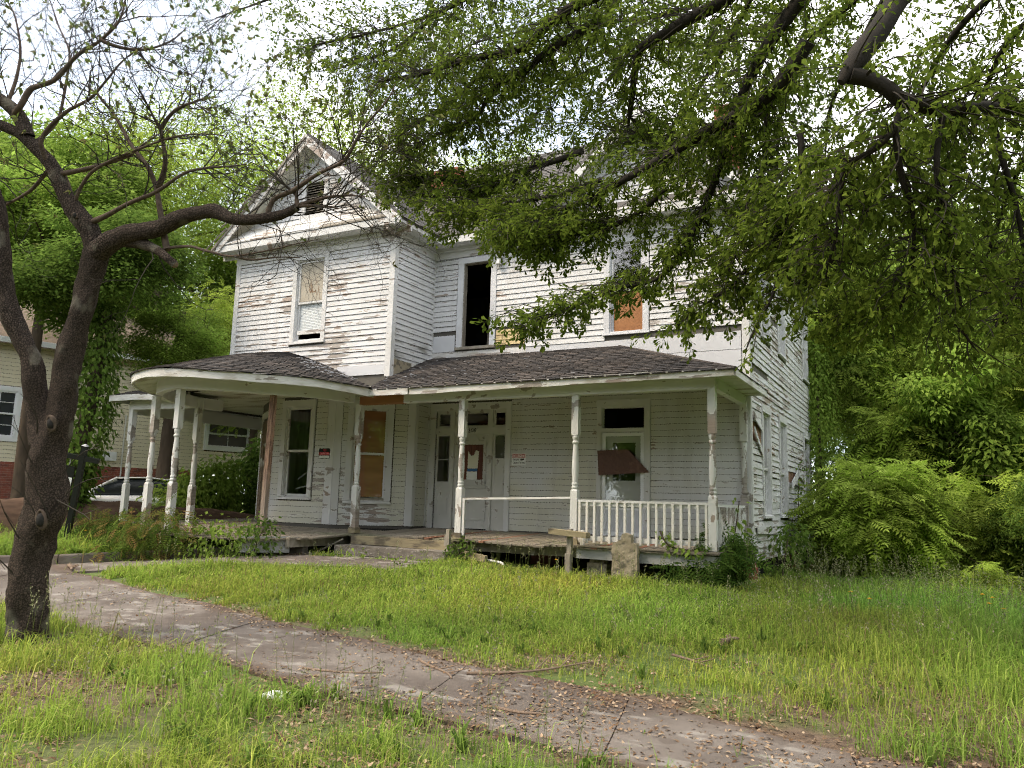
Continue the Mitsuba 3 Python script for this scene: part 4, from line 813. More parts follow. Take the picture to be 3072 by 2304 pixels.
wA, wB = np.array([(-10.6, -6.62), (-9.1, -5.35), (-7.35, -3.62), (-6.1, -3.42), (-4.7, -3.42)]), np.array([(-9.5, -6.95), (-8.3, -5.85), (-7.3, -5.0), (-6.0, -4.75), (-4.7, -4.45)])
for k in range(4):
    u, t = np.meshgrid(np.linspace(.004, .996, 6), np.linspace(0, 1, 6), indexing='ij')
    p = (wA[k] * (1 - u[..., None]) + wA[k + 1] * u[..., None]) * t[..., None] + (wB[k] * (1 - u[..., None]) + wB[k + 1] * u[..., None]) * (1 - t[..., None])
    v, f = slab_(p, .034); put('walkway__slab', (v, f), 'concrete', smooth=30)
labels['kerb'] = {'kind': 'structure'}; COUNT['kerb'] = 1
KP = np.array([(-12.6, -7.15), (-10.55, -6.3), (-9.2, -5.1), (-7.5, -3.38)])
for a, b in zip(KP[:-1], KP[1:]):
    d = (b - a) / np.linalg.norm(b - a); nn = np.array([-d[1], d[0]]); n = 12; s = np.linspace(.01, np.linalg.norm(b - a) - .01, n)
    prof = [(0, -.2), (0, .145), (.012, .165), (.14, .17), (.155, .155), (.155, -.2)]
    rows = [np.c_[a + s[:, None] * d + nn * o, G(*(a + s[:, None] * d).T) + h + .012 * (meshkit.noise(np.c_[s * 3, s * 0 + o * 9, s * 0], 4) - .5)] for o, h in prof]
    v, f = sheet(*rows); m = len(prof); cap = [(0, i * n, (i + 1) * n) for i in range(1, m - 1)] + [(n - 1, (i + 1) * n + n - 1, i * n + n - 1) for i in range(1, m - 1)]
    put('kerb__stone', (v, np.vstack([f, cap])), 'concrete', smooth=30)
# earth bank on the left
def dpt(x, y, d): return CAM + d * (FWD + (x - 1536) / 2371 * RIGHT - (y - 1152) / 2371 * UP)
BK = smoothline([(-19.4, -10.2, .28), (-17.5, -6.2, .30), (-15.0, -2.9, .32), (-13.9, -.9, .22), (-12.9, 1.6, -.1)], 40)
rows = []
for o, h in ((-1.6, -.9), (-.9, .0), (-.5, .25), (0, .3), (.3, .22), (.45, -.05), (.6, -.5), (.75, -1.1)):
    t = np.gradient(BK[:, :2], axis=0); t /= np.linalg.norm(t, axis=1, keepdims=True); nn = np.stack([t[:, 1], -t[:, 0]], 1); q = np.c_[BK[:, :2] + nn * o, BK[:, 2] + h - .25]
    rows.append(q + .16 * (np.stack([meshkit.fbm(q * 2.6 + k, 3, k) for k in range(3)], 1) - .5))
mat('earth', lambda p, n, uv: mix((.03, .018, .012), (.13, .08, .055), fbm(p.x * 7, p.y * 7, p.z * 16, 4)), .95)
structure(put('earth_bank', sheet(*rows), 'earth', smooth=50))

# ---------------------------------------------------------------- neighbour's house
N = thing('neighbor_house', 'cream vinyl-sided house on a red brick base behind the trees at left', 'house')
NU = np.array([.289, .957]); NP = np.array([-21.6, 2.3]); NW_ = Wall(NP - 14 * NU, NP + 5.4 * NU); nt = lambda t: t + 14
put(f'{N}__wall', NW_.prism(Polygon([(0, -.3), (17.0, -.3), (17.0, 1.4), (NW_.L, 1.4), (NW_.L, 5.3), (0, 5.3)]).difference(tobox((nt(-4.75), nt(-2.95), 2.2, 3.62))).difference(tobox((nt(3.3), nt(4.9), 2.35, 3.3))), -.2, -.012), 'earth')
NB = []
z = 1.42
while z < 5.25:
    iv = [(0, NW_.L)]
    for o in ((nt(-4.9), nt(-2.8), 2.05, 3.78), (nt(3.2), nt(5.0), 2.25, 3.4)):
        if z + .12 > o[2] and z < o[3]: iv = [q for l, r in iv for q in ((l, min(r, o[0])), (max(l, o[1]), r)) if q[1] - q[0] > .05]
    for l, r in iv:
        cuts = np.linspace(l, r, max(1, int((r - l) / 4.5)) + 1)
        for a, b in zip(cuts[:-1], cuts[1:]): put(f'{N}__siding_board', NW_.hexa([(a, z, .018), (b - .003, z, .018), (b - .003, z, -.01), (a, z, -.01), (a, z + .116, .004), (b - .003, z + .116, .004), (b - .003, z + .116, -.01), (a, z + .116, -.01)]), 'vinyl')
    z += .125
rn = np.random.default_rng(9); z = -.3; row = 0; bm, bd = M(), M(); nb = 0
put(f'{N}__brick_base', NW_.box(.0, 17.0, -.3, 1.4, -.02, .002), 'mortar'); NBK = f'{N}__brick_base'
while z < 1.39:
    s = -(row % 2) * .105
    while s < 17.0:
        a, b = max(s, 0), min(s + .2, 17.0)
        if b - a > .03:
            c = NW_.box(a, b, z, z + .064, -.01, .012 + rn.normal(0, .002)); t = s - 14
            if (t > -1.8 or -6.2 < t < -3.4) and .55 < z and nb < 300: put(f'{NBK}__brick', c, 'brick' if rn.random() < .7 else 'brickdark'); nb += 1
            else: (bm if rn.random() < .7 else bd).add(*c)
        s += .21
    z += .075; row += 1
stuff(put(f'{NBK}__brick_course', bm, 'brick')); stuff(put(f'{NBK}__brick_course', bd, 'brickdark'))
def nwin(a, b, c, d, cols, rows):
    k = fresh(f'{N}__window'); m = frame(NW_, (a - .15, b + .15, c - .15, d + .15), .15, .0, .05); put(f'{k}__casing', m, 'whiteplastic')
    put(f'{k}__sash', frame(NW_, (a, b, (c + d) / 2 - .02, d), .05, -.06, .01), 'whiteplastic'); put(f'{k}__sash', frame(NW_, (a, b, c, (c + d) / 2 + .02), .05, -.09, -.03), 'whiteplastic')
    for i in range(1, cols): put(f'{k}__muntin', NW_.box(a + (b - a) * i / cols - .01, a + (b - a) * i / cols + .01, c, d, -.045, -.02), 'whiteplastic')
    for i in range(1, rows): put(f'{k}__muntin', NW_.box(a, b, c + (d - c) * i / rows - .01, c + (d - c) * i / rows + .01, -.044, -.021), 'whiteplastic')
    put(f'{k}__pane', NW_.box(a, b, c, d, -.052, -.05), 'carglass')
nwin(nt(-4.75), nt(-2.95), 2.2, 3.62, 4, 4); nwin(nt(3.3), nt(4.9), 2.35, 3.3, 2, 1)
put(f'{N}__vent_box', NW_.box(nt(-.55), nt(.15), 1.62, 1.92, .018, .12), 'whiteplastic'); put(f'{N}__corner_trim', NW_.box(nt(-1.55), nt(-1.40), -.3, 1.5, .012, .06), 'whiteplastic')
put(f'{N}__conduit', tube(NW_.pt([nt(.35)] * 3, [.9, 2.0, 3.2], .06), .025, 6), 'pvc'); put(f'{N}__meter', NW_.box(nt(.2), nt(.5), .75, 1.1, .013, .14), 'metal')
slope = []
for s_, z_, d_ in ((-.4, 5.2, .45), (NW_.L + .4, 5.2, .45), (NW_.L + .4, 7.6, -4.5), (-.4, 7.6, -4.5)): slope.append(NW_.pt(s_, z_, d_))
pts_ = np.array(slope); put(f'{N}__roof', (np.vstack([pts_, pts_ - [0, 0, .15]]), np.array([(0, 1, 2), (0, 2, 3), (4, 6, 5), (4, 7, 6), (0, 4, 5), (0, 5, 1), (1, 5, 6), (1, 6, 2)])), 'neighborroof')
mat('neighborroof', lambda p, n, uv: mix((.16, .12, .10), (.24, .19, .165), fbm(p.x * 5, p.y * 5, p.z * 14, 3)), .9)
W2 = Wall(NP - 14 * NU + np.array([-8.7, 2.6]), NP - 14 * NU); put(f'{N}__wall', W2.prism([(0, -.3), (W2.L, -.3), (W2.L, 5.3), (W2.L / 2, 7.4), (0, 5.3)], -.2, .0), 'vinyl')
W3 = Wall(NP + 5.4 * NU, NP + 5.4 * NU + np.array([-8.7, 2.6])); put(f'{N}__wall', W3.prism([(0, 1.4), (W3.L, 1.4), (W3.L, 5.3), (W3.L / 2, 7.4), (0, 5.3)], -.2, .0), 'vinyl')
put(f'{N}__fascia', NW_.box(-.4, NW_.L + .4, 5.08, 5.24, .42, .46), 'whiteplastic'); put(f'{N}__soffit', NW_.box(-.4, NW_.L + .4, 5.24, 5.26, .0, .44), 'whiteplastic')

# ---------------------------------------------------------------- car (silver saloon), side on
CAR = thing('parked_car', 'silver car half hidden behind the earth bank and porch posts', 'car')
hd = np.array([-.60, -.80]); sd = np.array([hd[1], -hd[0]]); CO = np.array([-18.05, -1.65, -.42])
def carpt(q): q = np.asarray(q, float); return CO + q[:, :1] * np.r_[hd, 0] + q[:, 1:2] * np.r_[sd, 0] + q[:, 2:] * [0, 0, 1]
def loft(st, n=24):
    """stations (x, half width, z low, z high, roundness)"""
    g = np.linspace(0, 2 * np.pi, n, endpoint=False); v = []
    for x, w, a, b, k in st:
        c, s = np.cos(g), np.sin(g); v.append(np.stack([g * 0 + x, w * np.sign(c) * np.abs(c) ** k, (a + b) / 2 + (b - a) / 2 * np.sign(s) * np.abs(s) ** k], 1))
    m = len(st); v = np.vstack(v); i, j = np.meshgrid(np.arange(m - 1), np.arange(n), indexing='ij'); q = np.stack([i * n + j, i * n + (j + 1) % n, (i + 1) * n + (j + 1) % n, (i + 1) * n + j], -1).reshape(-1, 4)
    f = np.vstack([q[:, [0, 1, 2]], q[:, [0, 2, 3]], [(0, k + 1, k) for k in range(1, n - 1)], [((m - 1) * n, (m - 1) * n + k, (m - 1) * n + k + 1) for k in range(1, n - 1)]])
    return v, f
def car_(name, vf, m, smooth=50): return put(f'{CAR}__{name}', (carpt(vf[0]), vf[1]), m, smooth=smooth)
car_('body', loft([(.62, .55, .32, .62, .6), (.52, .74, .22, .70, .5), (.2, .83, .2, .80, .45), (-.4, .87, .19, .88, .42), (-.75, .88, .19, .93, .4), (-2.2, .88, .19, .95, .4), (-3.2, .86, .2, .97, .42), (-3.75, .8, .28, .95, .5), (-3.9, .66, .4, .85, .6)]), 'carpaint')
car_('cabin', loft([(-.55, .62, .86, .90, .5), (-.95, .70, .86, 1.16, .5), (-1.45, .66, .86, 1.38, .5), (-2.2, .66, .86, 1.42, .5), (-2.8, .65, .86, 1.36, .5), (-3.35, .66, .86, 1.05, .5), (-3.55, .6, .86, .92, .5)]), 'carglass')
car_('roof', loft([(-1.40, .60, 1.35, 1.40, .6), (-1.7, .62, 1.37, 1.43, .5), (-2.2, .62, 1.39, 1.45, .5), (-2.8, .6, 1.33, 1.39, .5), (-2.95, .55, 1.3, 1.35, .6)]), 'carpaint')
for s in (-1, 1):
    for x0, z0, x1, z1 in ((-.62, .92, -1.42, 1.40), (-2.1, .95, -2.2, 1.42), (-3.45, .97, -2.85, 1.37)):
        v, f = tube([(x0, s * .70, z0), (x1, s * .63, z1)], .035, 6); car_('pillar', (v, f), 'carpaint')
    car_('headlight', loft([(.55, .02, .6, .62, .7), (.4, .06, .55, .72, .6), (.05, .05, .62, .78, .6), (-.1, .01, .72, .76, .7)]) if False else (lambda vf: (vf[0] + [0, s * .66, 0], vf[1]))(loft([(.57, .05, .5, .62, .7), (.42, .13, .5, .68, .6), (.1, .14, .58, .76, .6), (-.05, .05, .68, .76, .7)])), 'headlamp')
    car_('mirror', (lambda vf: (vf[0] + [-.85, s * .95, .98], vf[1]))(loft([(.08, .03, -.05, .05, .7), (.0, .1, -.08, .08, .6), (-.06, .09, -.07, .07, .6)])), 'carpaint')
    for x in (-.25, -2.95):
        y = s * .80; v, f = lathe([(-.1, .02), (-.1, .27), (-.07, .315), (.07, .315), (.1, .27), (.1, .02)], 0, 0, 0, 24); car_('wheel', (np.stack([v[:, 0] + x, v[:, 2] + y, v[:, 1] + .31], 1), f), 'rubber')
mat('headlamp', (.62, .6, .55), .15, spec=.8)

# ---------------------------------------------------------------- signs
SG = thing('yard_sign', 'black hanging yard sign with a white strip on a black post behind the forked tree', 'sign')
a, b = dpt(203, 1601, 15.5), dpt(257, 1332, 15.5); rr = (RIGHT - RIGHT[2] * np.array([0, 0, 1])); rr /= np.linalg.norm(rr); ax = (b - a) / np.linalg.norm(b - a); ff = np.cross(rr, ax)
rr = np.cross(ax, ff); ff = -np.cross(ax, rr) if np.dot(np.cross(ax, rr), FWD) > 0 else np.cross(ax, rr)     # ff towards the road
def sbox(r0, r1, z0, z1, d0, d1):
    c = [(r0, z0, d1), (r1, z0, d1), (r1, z0, d0), (r0, z0, d0), (r0, z1, d1), (r1, z1, d1), (r1, z1, d0), (r0, z1, d0)]
    return hexa([a + rr * x + ax * z + ff * d for x, z, d in c])
LP = np.linalg.norm(b - a)
put(f'{SG}__post', sbox(-.05, .05, -.35, LP - .04, -.05, .05), 'black'); put(f'{SG}__arm', sbox(-.95, .32, LP - .33, LP - .24, -.045, .045), 'black')
put(f'{SG}__post_cap', hexa([a + rr * x * .055 + ff * y * .055 + ax * (LP - .04) for x, y in ((-1, 1), (1, 1), (1, -1), (-1, -1))] + [a + rr * x * .012 + ff * y * .012 + ax * (LP + .0) for x, y in ((-1, 1), (1, 1), (1, -1), (-1, -1))]), 'metal')
pz = LP - .48
for x in (-.75, -.24): put(f'{SG}__chain', tube([a + rr * x + ax * (LP - .33), a + rr * (x + .01) + ax * (LP - .40), a + rr * x + ax * pz], .012, 5), 'metal')
put(f'{SG}__panel', sbox(-.9, -.12, pz - 1.02, pz, -.012, .012), 'black'); put(f'{SG}__strip', sbox(-.9, -.125, pz - .50, pz - .22, .0125, .0145), 'signwhite')
def stext(txt, r1, z, h, m, key, bold=False):
    t = meshkit.text_mesh(txt, h, .002, bold); v = np.array(t.vertices); v[:, 0] -= v[:, 0].max()
    put(f'{SG}__{key}', (a + (r1 + v[:, :1]) * rr + (z + v[:, 1:2]) * ax + (.0145 + .001 + v[:, 2:]) * ff, np.array(t.faces)), m)
stext('E', -.40, pz - .16, .10, 'signwhite', 'lettering', True); stext('EDER', -.26, pz - .35, .07, 'metal', 'lettering'); stext('.0442', -.22, pz - .465, .065, 'pureink', 'lettering', True)
stext('AES', -.40, pz - .82, .08, 'signwhite', 'lettering'); stext('AGE', -.50, pz - .895, .04, 'signwhite', 'lettering'); stext('5', -.52, pz - .985, .06, 'signwhite', 'lettering', True)
tri_ = [(-.62, pz - .66), (-.30, pz - .74), (-.55, pz - .60)]; put(f'{SG}__emblem', (np.array([a + r_ * rr + z_ * ax + d_ * ff for d_ in (.013, .015) for r_, z_ in tri_]), np.array([(0, 1, 2), (3, 5, 4), (0, 3, 1), (1, 3, 4), (1, 4, 2), (2, 4, 5), (2, 5, 0), (0, 5, 3), (0, 2, 1), (3, 4, 5)])), 'signgold')
# red and black notice beside the tall porch window
K = thing('notice_sign', 'small red and black notice with a blank white line on the porch wall', 'sign'); s0 = -8.97 + 10.42
s0 = 1.45; w = BAYC
put(f'{K}__plate', w.box(s0, s0 + .34, 1.43, 1.68, .034, .040), 'signwhite'); put(f'{K}__black_field', w.box(s0 + .012, s0 + .328, 1.442, 1.668, .0405, .0425), 'pureink'); put(f'{K}__red_field', w.box(s0 + .03, s0 + .31, 1.52, 1.588, .043, .0445), 'signred'); put(f'{K}__white_line', w.box(s0 + .03, s0 + .31, 1.455, 1.508, .043, .0445), 'signwhite')
text(w, 'NO', s0 + .13, 1.605, .045, .043, 'signred', f'{K}__lettering', 0, True, .002); text(w, 'TRESPASSING', s0 + .045, 1.538, .030, .0447, 'signpink', f'{K}__lettering', 0, True, .002)
# warning sign
K = thing('warning_sign', 'white warning sign about security cameras right of the entrance', 'sign'); x0 = mx(-4.985); w = MAIN
put(f'{K}__plate', w.box(x0, x0 + .335, 1.40, 1.645, .026, .032), 'signwhite'); put(f'{K}__band', w.box(x0 + .015, x0 + .32, 1.56, 1.632, .0322, .034), 'signred')
def fit(w, txt, s, z, width, h, d, m, key):
    t = meshkit.text_mesh(txt, h, .002, True); v = np.array(t.vertices); v[:, 0] *= width / v[:, 0].max()
    put(key, (w.pt(v[:, 0] + s, v[:, 1] + z, v[:, 2] + d), np.array(t.faces)), m)
fit(w, 'WARNING', x0 + .03, 1.573, .275, .046, .0342, 'signwhite', f'{K}__lettering'); fit(w, 'Security', x0 + .025, 1.497, .15, .04, .0322, 'pureink', f'{K}__lettering'); fit(w, 'Cameras In Use', x0 + .022, 1.432, .28, .04, .0322, 'pureink', f'{K}__lettering')
put(f'{K}__camera_emblem', w.prism([(x0 + .20, 1.50), (x0 + .245, 1.495), (x0 + .30, 1.515), (x0 + .30, 1.535), (x0 + .22, 1.54)], .0322, .034), 'pureink')
# papers taped inside the door window
K = thing('paper_notice', 'torn paper notices stuck with blue tape on the front door window', 'notice')
e2 = lambda a, b, c, d, d0, d1: MAIN.box(mx(a), mx(b), c, d, d0, d1)
put(f'{K}__sheet', MAIN.prism([(mx(-6.13), 1.32), (mx(-5.88), 1.32), (mx(-5.85), 1.7), (mx(-5.93), 1.73), (mx(-5.98), 1.62), (mx(-6.05), 1.6), (mx(-6.13), 1.71)], -.0495, -.047), 'paper'); put(f'{K}__sheet', MAIN.prism([(mx(-6.15), 1.0), (mx(-5.88), 1.0), (mx(-5.89), 1.26), (mx(-6.15), 1.26)], -.0495, -.047), 'signwhite'); put(f'{K}__tape', e2(-6.14, -5.88, 1.265, 1.325, -.0494, -.0465), 'bluetape'); put(f'{K}__tape', e2(-6.27, -5.88, 1.0, 1.04, -.0466, -.0455), 'bluetape')
# the loose sheet over the storm door
tag(put('plywood_sheet', MAIN.hexa([]) if False else MAIN.prism([(mx(-3.01), 1.70), (mx(-2.36), 1.715), (mx(-1.92), 1.265), (mx(-2.98), 1.20)], .052, .066), 'darkply'), 'dark brown plywood sheet hung askew across the storm door', 'board')
# masonry slab, pipe and scrap under the porch edge
sl = Polygon([(-.22, -.62), (.22, -.62), (.215, -.04), (.2, .0), (.12, .01), (.10, .14), (.03, .17), (-.03, .155), (-.06, .06), (-.2, .0), (-.215, -.1)])
m_ = trimesh.creation.extrude_polygon(sl, .13, engine='earcut').subdivide_to_size(.06); v = np.array(m_.vertices); v = np.stack([v[:, 0] - 1.5, -2.62 - v[:, 2] + .13, v[:, 1]], 1) + .03 * (np.stack([meshkit.fbm(v * 9 + k, 3, k) for k in range(3)], 1) - .5)
tag(put('stone_stub', (v, np.array(m_.faces)), 'stone', smooth=40), 'broken grey stone slab standing upright in front of the railing', 'stone')
g_ = lambda x, y, h=0: (x, y, float(G(x, y)) + h)
tag(put('drain_pipe', tube(smoothline([(-4.55, -2.3, -.36), (-4.3, -2.5, -.40), (-3.72, -2.72, -.43), (-3.66, -2.74, -.45), (-3.65, -2.74, -.50), (-3.65, -2.74, -.78)], 24), .022, 8), 'pvc', smooth=50), 'bent white plastic pipe sticking out from under the porch', 'pipe')
tag(put('scrap_board', hexa([(-4.62, -2.55, -.40), (-4.02, -2.75, -.44), (-4.0, -2.69, -.44), (-4.6, -2.49, -.40), (-4.62, -2.55, -.28), (-4.02, -2.75, -.33), (-4.0, -2.69, -.33), (-4.6, -2.49, -.28)]), 'timber'), 'short grey plank end lying above the white pipe', 'board')
tag(put('scrap_board', tube([g_(-7.55, -3.1, .03), g_(-7.2, -2.75, .28)], .015, 4), 'weathered'), 'thin stick of wood leaning on the left end of the steps', 'stick')
tag(put('flat_scrap', hexa([g_(-7.75, -3.35, .01), g_(-7.45, -3.45, .01), g_(-7.4, -3.25, .01), g_(-7.7, -3.2, .01), g_(-7.75, -3.35, .04), g_(-7.45, -3.45, .04), g_(-7.4, -3.25, .04), g_(-7.7, -3.2, .04)]), 'weathered'), 'flat pale scrap of wood at the end of the kerb', 'board')
rs_ = np.random.default_rng(41)
def branch_on_ground(x, y, ang, L, r, label):
    n = 10; s = np.linspace(0, 1, n); p = np.stack([x + L * s * math.cos(ang) + .06 * L * np.sin(s * 5 + x), y + L * s * math.sin(ang) + .06 * L * np.sin(s * 4 + y), s * 0], 1); p[:, 2] = G(p[:, 0], p[:, 1]) + .03 + r
    m = M(); m.add(*tube(p, np.linspace(r, r * .45, n), 7, wob=.4, seed=int(L * 100)))
    for k in (4, 6):
        q = p[k]; d = np.array([math.cos(ang + .8 * (-1) ** k), math.sin(ang + .8 * (-1) ** k), .25]); m.add(*tube([q, q + d * L * .14, q + d * L * .27 + [0, 0, .01]], [r * .5, r * .4, r * .25], 5))
    tag(put('fallen_branch', m, 'deadwood', smooth=50), label, 'branch')
branch_on_ground(-9.85, -6.55, -.5, .5, .035, 'pale rotten branch piece lying at the left end of the kerb')
branch_on_ground(-.55, -9.0, .75, 1.15, .014, 'longest of the fallen twigs at the far edge of the sidewalk in the middle')
branch_on_ground(-1.2, -8.75, -.7, .8, .013, 'fallen twig crossing the sidewalk edge just left of the longest one')
branch_on_ground(-1.9, -9.55, .3, .7, .011, 'thin dark twig on the sidewalk nearest the leaves at lower left')
branch_on_ground(.1, -9.75, .1, .4, .014, 'short stick on the sidewalk in the foreground')
branch_on_ground(1.0, -6.7, 1.2, .34, .035, 'grey upright broken branch end in the grass right of the middle')
branch_on_ground(.7, -7.4, -.6, .6, .014, 'curved bare twig lying in the thin grass at right')
BOUGHS = [(0.096,0.08,0.65,11,[[4.89,-7.43,5.66],[3.63,-8.33,4.92],[2.97,-8.84,4.54],[2.79,-9.1,4.11],[2.66,-9.24,3.88],[2.58,-9.37,3.7],[2.52,-9.38,3.61]]),
    (0.06,0.03,0.78,110,[[2.58,-9.36,3.67],[2.78,-9.25,3.62],[2.91,-9.16,3.5],[3.1,-8.94,3.49],[3.44,-8.56,3.64],[3.76,-8.06,3.74],[4.18,-7.6,3.72]]),
    (0.08000000000000002,0.02,0.6649999999999999,150,[[2.57,-8.1,5.68],[2.11,-8.04,5.21],[1.73,-7.84,4.85],[1.47,-7.59,4.55],[1.23,-7.41,4.11],[0.96,-7.23,3.58],[0.68,-7.09,3.17]]),
    (0.072,0.015,0.6,180,[[2.17,-8.16,4.73],[1.78,-7.96,4.38],[1.35,-7.83,4.28],[0.71,-7.69,4.12],[0.31,-7.65,3.98],[-0.18,-7.54,3.84],[-1.09,-7.44,3.77]]),
    (0.024,0.008,0.39899999999999997,114,[[1.09,-7.32,3.87],[0.93,-7.44,3.34],[0.77,-7.47,3.05],[0.61,-7.64,2.84],[0.25,-7.92,2.71],[-0.07,-8.17,2.48],[-0.51,-8.48,2.27]]),
    (0.08000000000000002,0.02,1.04,202,[[1.43,-7.65,6.2],[-0.14,-7.88,5.96],[-0.59,-7.76,5.89],[-0.89,-7.67,5.76],[-1.93,-7.66,5.79],[-3.02,-7.67,5.8]]),
    (0.08000000000000002,0.03,1.04,144,[[2.1,-7.84,6.03],[1.11,-7.72,5.56],[0.69,-7.49,5.6],[0.35,-7.23,5.67],[0.09,-6.78,5.6],[-0.18,-6.29,5.26]]),
    (0.048,0.01,0.7,229,[[0.0,-7.67,5.83],[-0.73,-7.57,5.66],[-0.99,-7.47,5.58],[-1.45,-7.36,5.55],[-1.84,-7.19,5.31],[-2.55,-7.09,5.21],[-3.11,-7.02,5.05]]),
    (0.028000000000000004,0.008,0.475,68,[[2.89,-9.16,3.48],[2.82,-9.17,3.27],[2.66,-9.12,3.17],[2.53,-9.07,3.14],[2.46,-8.95,2.91],[2.41,-8.83,2.7],[2.33,-8.73,2.53],[2.29,-8.62,2.43]]),
    (0.024,0.008,0.475,68,[[3.17,-8.9,3.48],[3.12,-8.87,3.14],[3.14,-8.66,2.65],[3.22,-8.43,2.25],[3.23,-8.29,2.09],[3.35,-8.07,1.85]]),
    (0.024,0.008,0.475,59,[[2.85,-9.16,3.32],[2.89,-8.97,3.04],[2.96,-8.78,2.79],[2.93,-8.62,2.44],[2.82,-8.52,2.14]]),
    (0.024,0.008,0.475,59,[[3.51,-8.41,3.68],[3.56,-8.32,3.29],[3.66,-8.06,2.77],[3.72,-7.84,2.29],[3.76,-7.63,1.9]]),
    (0.048,0.01,1.1700000000000002,202,[[0.25,-7.31,7.24],[-1.58,-7.13,7.14],[-3.09,-6.8,7.21],[-4.23,-6.84,7.24],[-5.31,-6.86,7.31]]),
    (0.04000000000000001,0.01,1.04,148,[[-0.82,-6.79,7.54],[-2.67,-6.61,7.41],[-4.11,-6.21,7.3],[-5.21,-6.22,7.24]]),
    (0.04000000000000001,0.01,1.04,162,[[-1.62,-7.0,6.27],[-2.73,-6.42,6.12],[-3.52,-6.25,5.97],[-4.03,-5.95,6.0]]),
    (0.024,0.006,0.78,33,[[-4.09,-7.42,7.73],[-5.28,-7.48,7.74],[-6.18,-7.41,7.83],[-6.46,-7.52,7.57]]),
    (0.04000000000000001,0.01,0.6,175,[[-0.37,-7.2,4.6],[-1.1,-7.01,4.61],[-1.88,-6.86,4.63],[-2.65,-6.84,4.78],[-3.23,-6.95,4.93]]),
    (0.032,0.01,0.5,114,[[-0.15,-7.24,4.19],[-0.73,-7.3,4.06],[-1.33,-7.38,4.01],[-1.78,-7.39,3.99],[-2.27,-7.45,4.13]]),
    (0.032,0.01,0.57,144,[[0.62,-7.25,3.97],[0.26,-7.28,3.69],[-0.06,-7.43,3.53],[-0.42,-7.5,3.49],[-0.68,-7.63,3.48],[-1.02,-7.61,3.61]]),
    (0.032,0.01,1.04,168,[[1.91,-7.81,4.56],[1.23,-6.81,4.65],[0.48,-6.13,5.02],[-0.3,-5.7,5.46],[-1.1,-5.52,5.95]]),
    (0.032,0.01,1.04,168,[[-0.08,-6.36,7.35],[-1.05,-5.65,6.86],[-1.7,-5.35,6.41],[-2.6,-5.2,6.04]]),
    (0.04000000000000001,0.01,0.8,168,[[1.57,-6.52,6.72],[0.8,-5.7,6.22],[0.27,-5.35,5.83],[-0.3,-5.0,5.38]]),
    (0.04000000000000001,0.01,0.76,127,[[2.92,-6.84,6.08],[2.04,-6.15,5.99],[1.59,-5.73,5.48],[1.4,-5.14,4.82],[1.37,-5.03,4.07]]),
    (0.032,0.01,0.57,120,[[1.73,-7.65,4.41],[1.68,-7.6,3.93],[1.57,-7.58,3.49],[1.38,-7.6,3.04],[1.28,-7.59,2.66]]),
    (0.032,0.01,0.57,93,[[2.08,-8.07,3.91],[2.06,-8.02,3.56],[1.97,-8.01,3.21],[1.85,-8.02,2.92]]),
    (0.016,0.006,0.33249999999999996,36,[[1.55,-7.51,3.04],[1.39,-7.66,2.73],[1.1,-7.78,2.5],[0.92,-7.95,2.28]]),
    (0.016,0.006,0.285,10,[[1.87,-7.98,2.74],[1.78,-7.98,2.45],[1.63,-8.01,2.15],[1.57,-8.01,2.0]]),
    (0.032,0.01,0.57,93,[[2.56,-8.85,3.25],[2.3,-8.28,3.18],[2.08,-7.67,2.93],[1.93,-7.26,2.74]]),
    (0.04000000000000001,0.01,0.9,127,[[4.04,-6.76,5.78],[3.49,-6.45,5.57],[3.18,-6.01,5.37],[2.82,-5.54,4.89],[2.57,-5.12,4.29]]),
    (0.04000000000000001,0.01,0.855,136,[[4.59,-6.44,5.64],[3.93,-6.19,5.45],[3.64,-5.7,5.03],[3.37,-5.18,4.46],[3.11,-4.74,3.76]]),
    (0.04000000000000001,0.01,0.855,127,[[4.7,-6.26,4.86],[4.19,-5.91,4.62],[3.91,-5.54,4.22],[3.69,-5.1,3.65],[3.48,-4.89,3.11]]),
    (0.032,0.01,0.76,93,[[4.41,-6.78,3.7],[4.05,-6.44,3.24],[3.8,-6.06,2.89],[3.59,-5.87,2.44]]),
    (0.032,0.01,0.6649999999999999,93,[[3.39,-7.4,4.1],[2.84,-7.2,3.88],[2.52,-6.85,3.53],[2.35,-6.41,3.13]]),
    (0.04000000000000001,0.01,1.04,144,[[2.16,-5.18,7.43],[1.48,-4.8,7.11],[0.55,-4.62,7.12],[-0.52,-4.35,7.61],[-1.61,-4.35,7.56]]),
    (0.04000000000000001,0.01,0.8,102,[[2.7,-4.83,7.03],[2.24,-4.29,6.51],[1.87,-3.72,6.0],[1.79,-3.19,5.32]]),
    (0.032,0.01,0.9099999999999999,148,[[0.65,-5.91,6.96],[-0.42,-5.39,7.29],[-1.62,-4.98,7.87],[-3.04,-5.06,7.88],[-4.24,-5.15,7.38]]),
    (0.024,0.01,0.45,81,[[-1.28,-7.09,4.44],[-1.96,-6.88,4.51],[-2.53,-6.85,4.52],[-3.04,-6.82,4.76]]),
    (0.016,0.006,0.33249999999999996,54,[[-0.29,-7.36,3.78],[-0.44,-7.63,3.56],[-0.72,-7.88,3.44],[-0.92,-8.09,3.4]]),
    (0.032,0.01,0.475,68,[[2.83,-8.35,2.52],[2.66,-7.96,2.37],[2.42,-7.61,2.32],[2.19,-7.51,2.33]])]
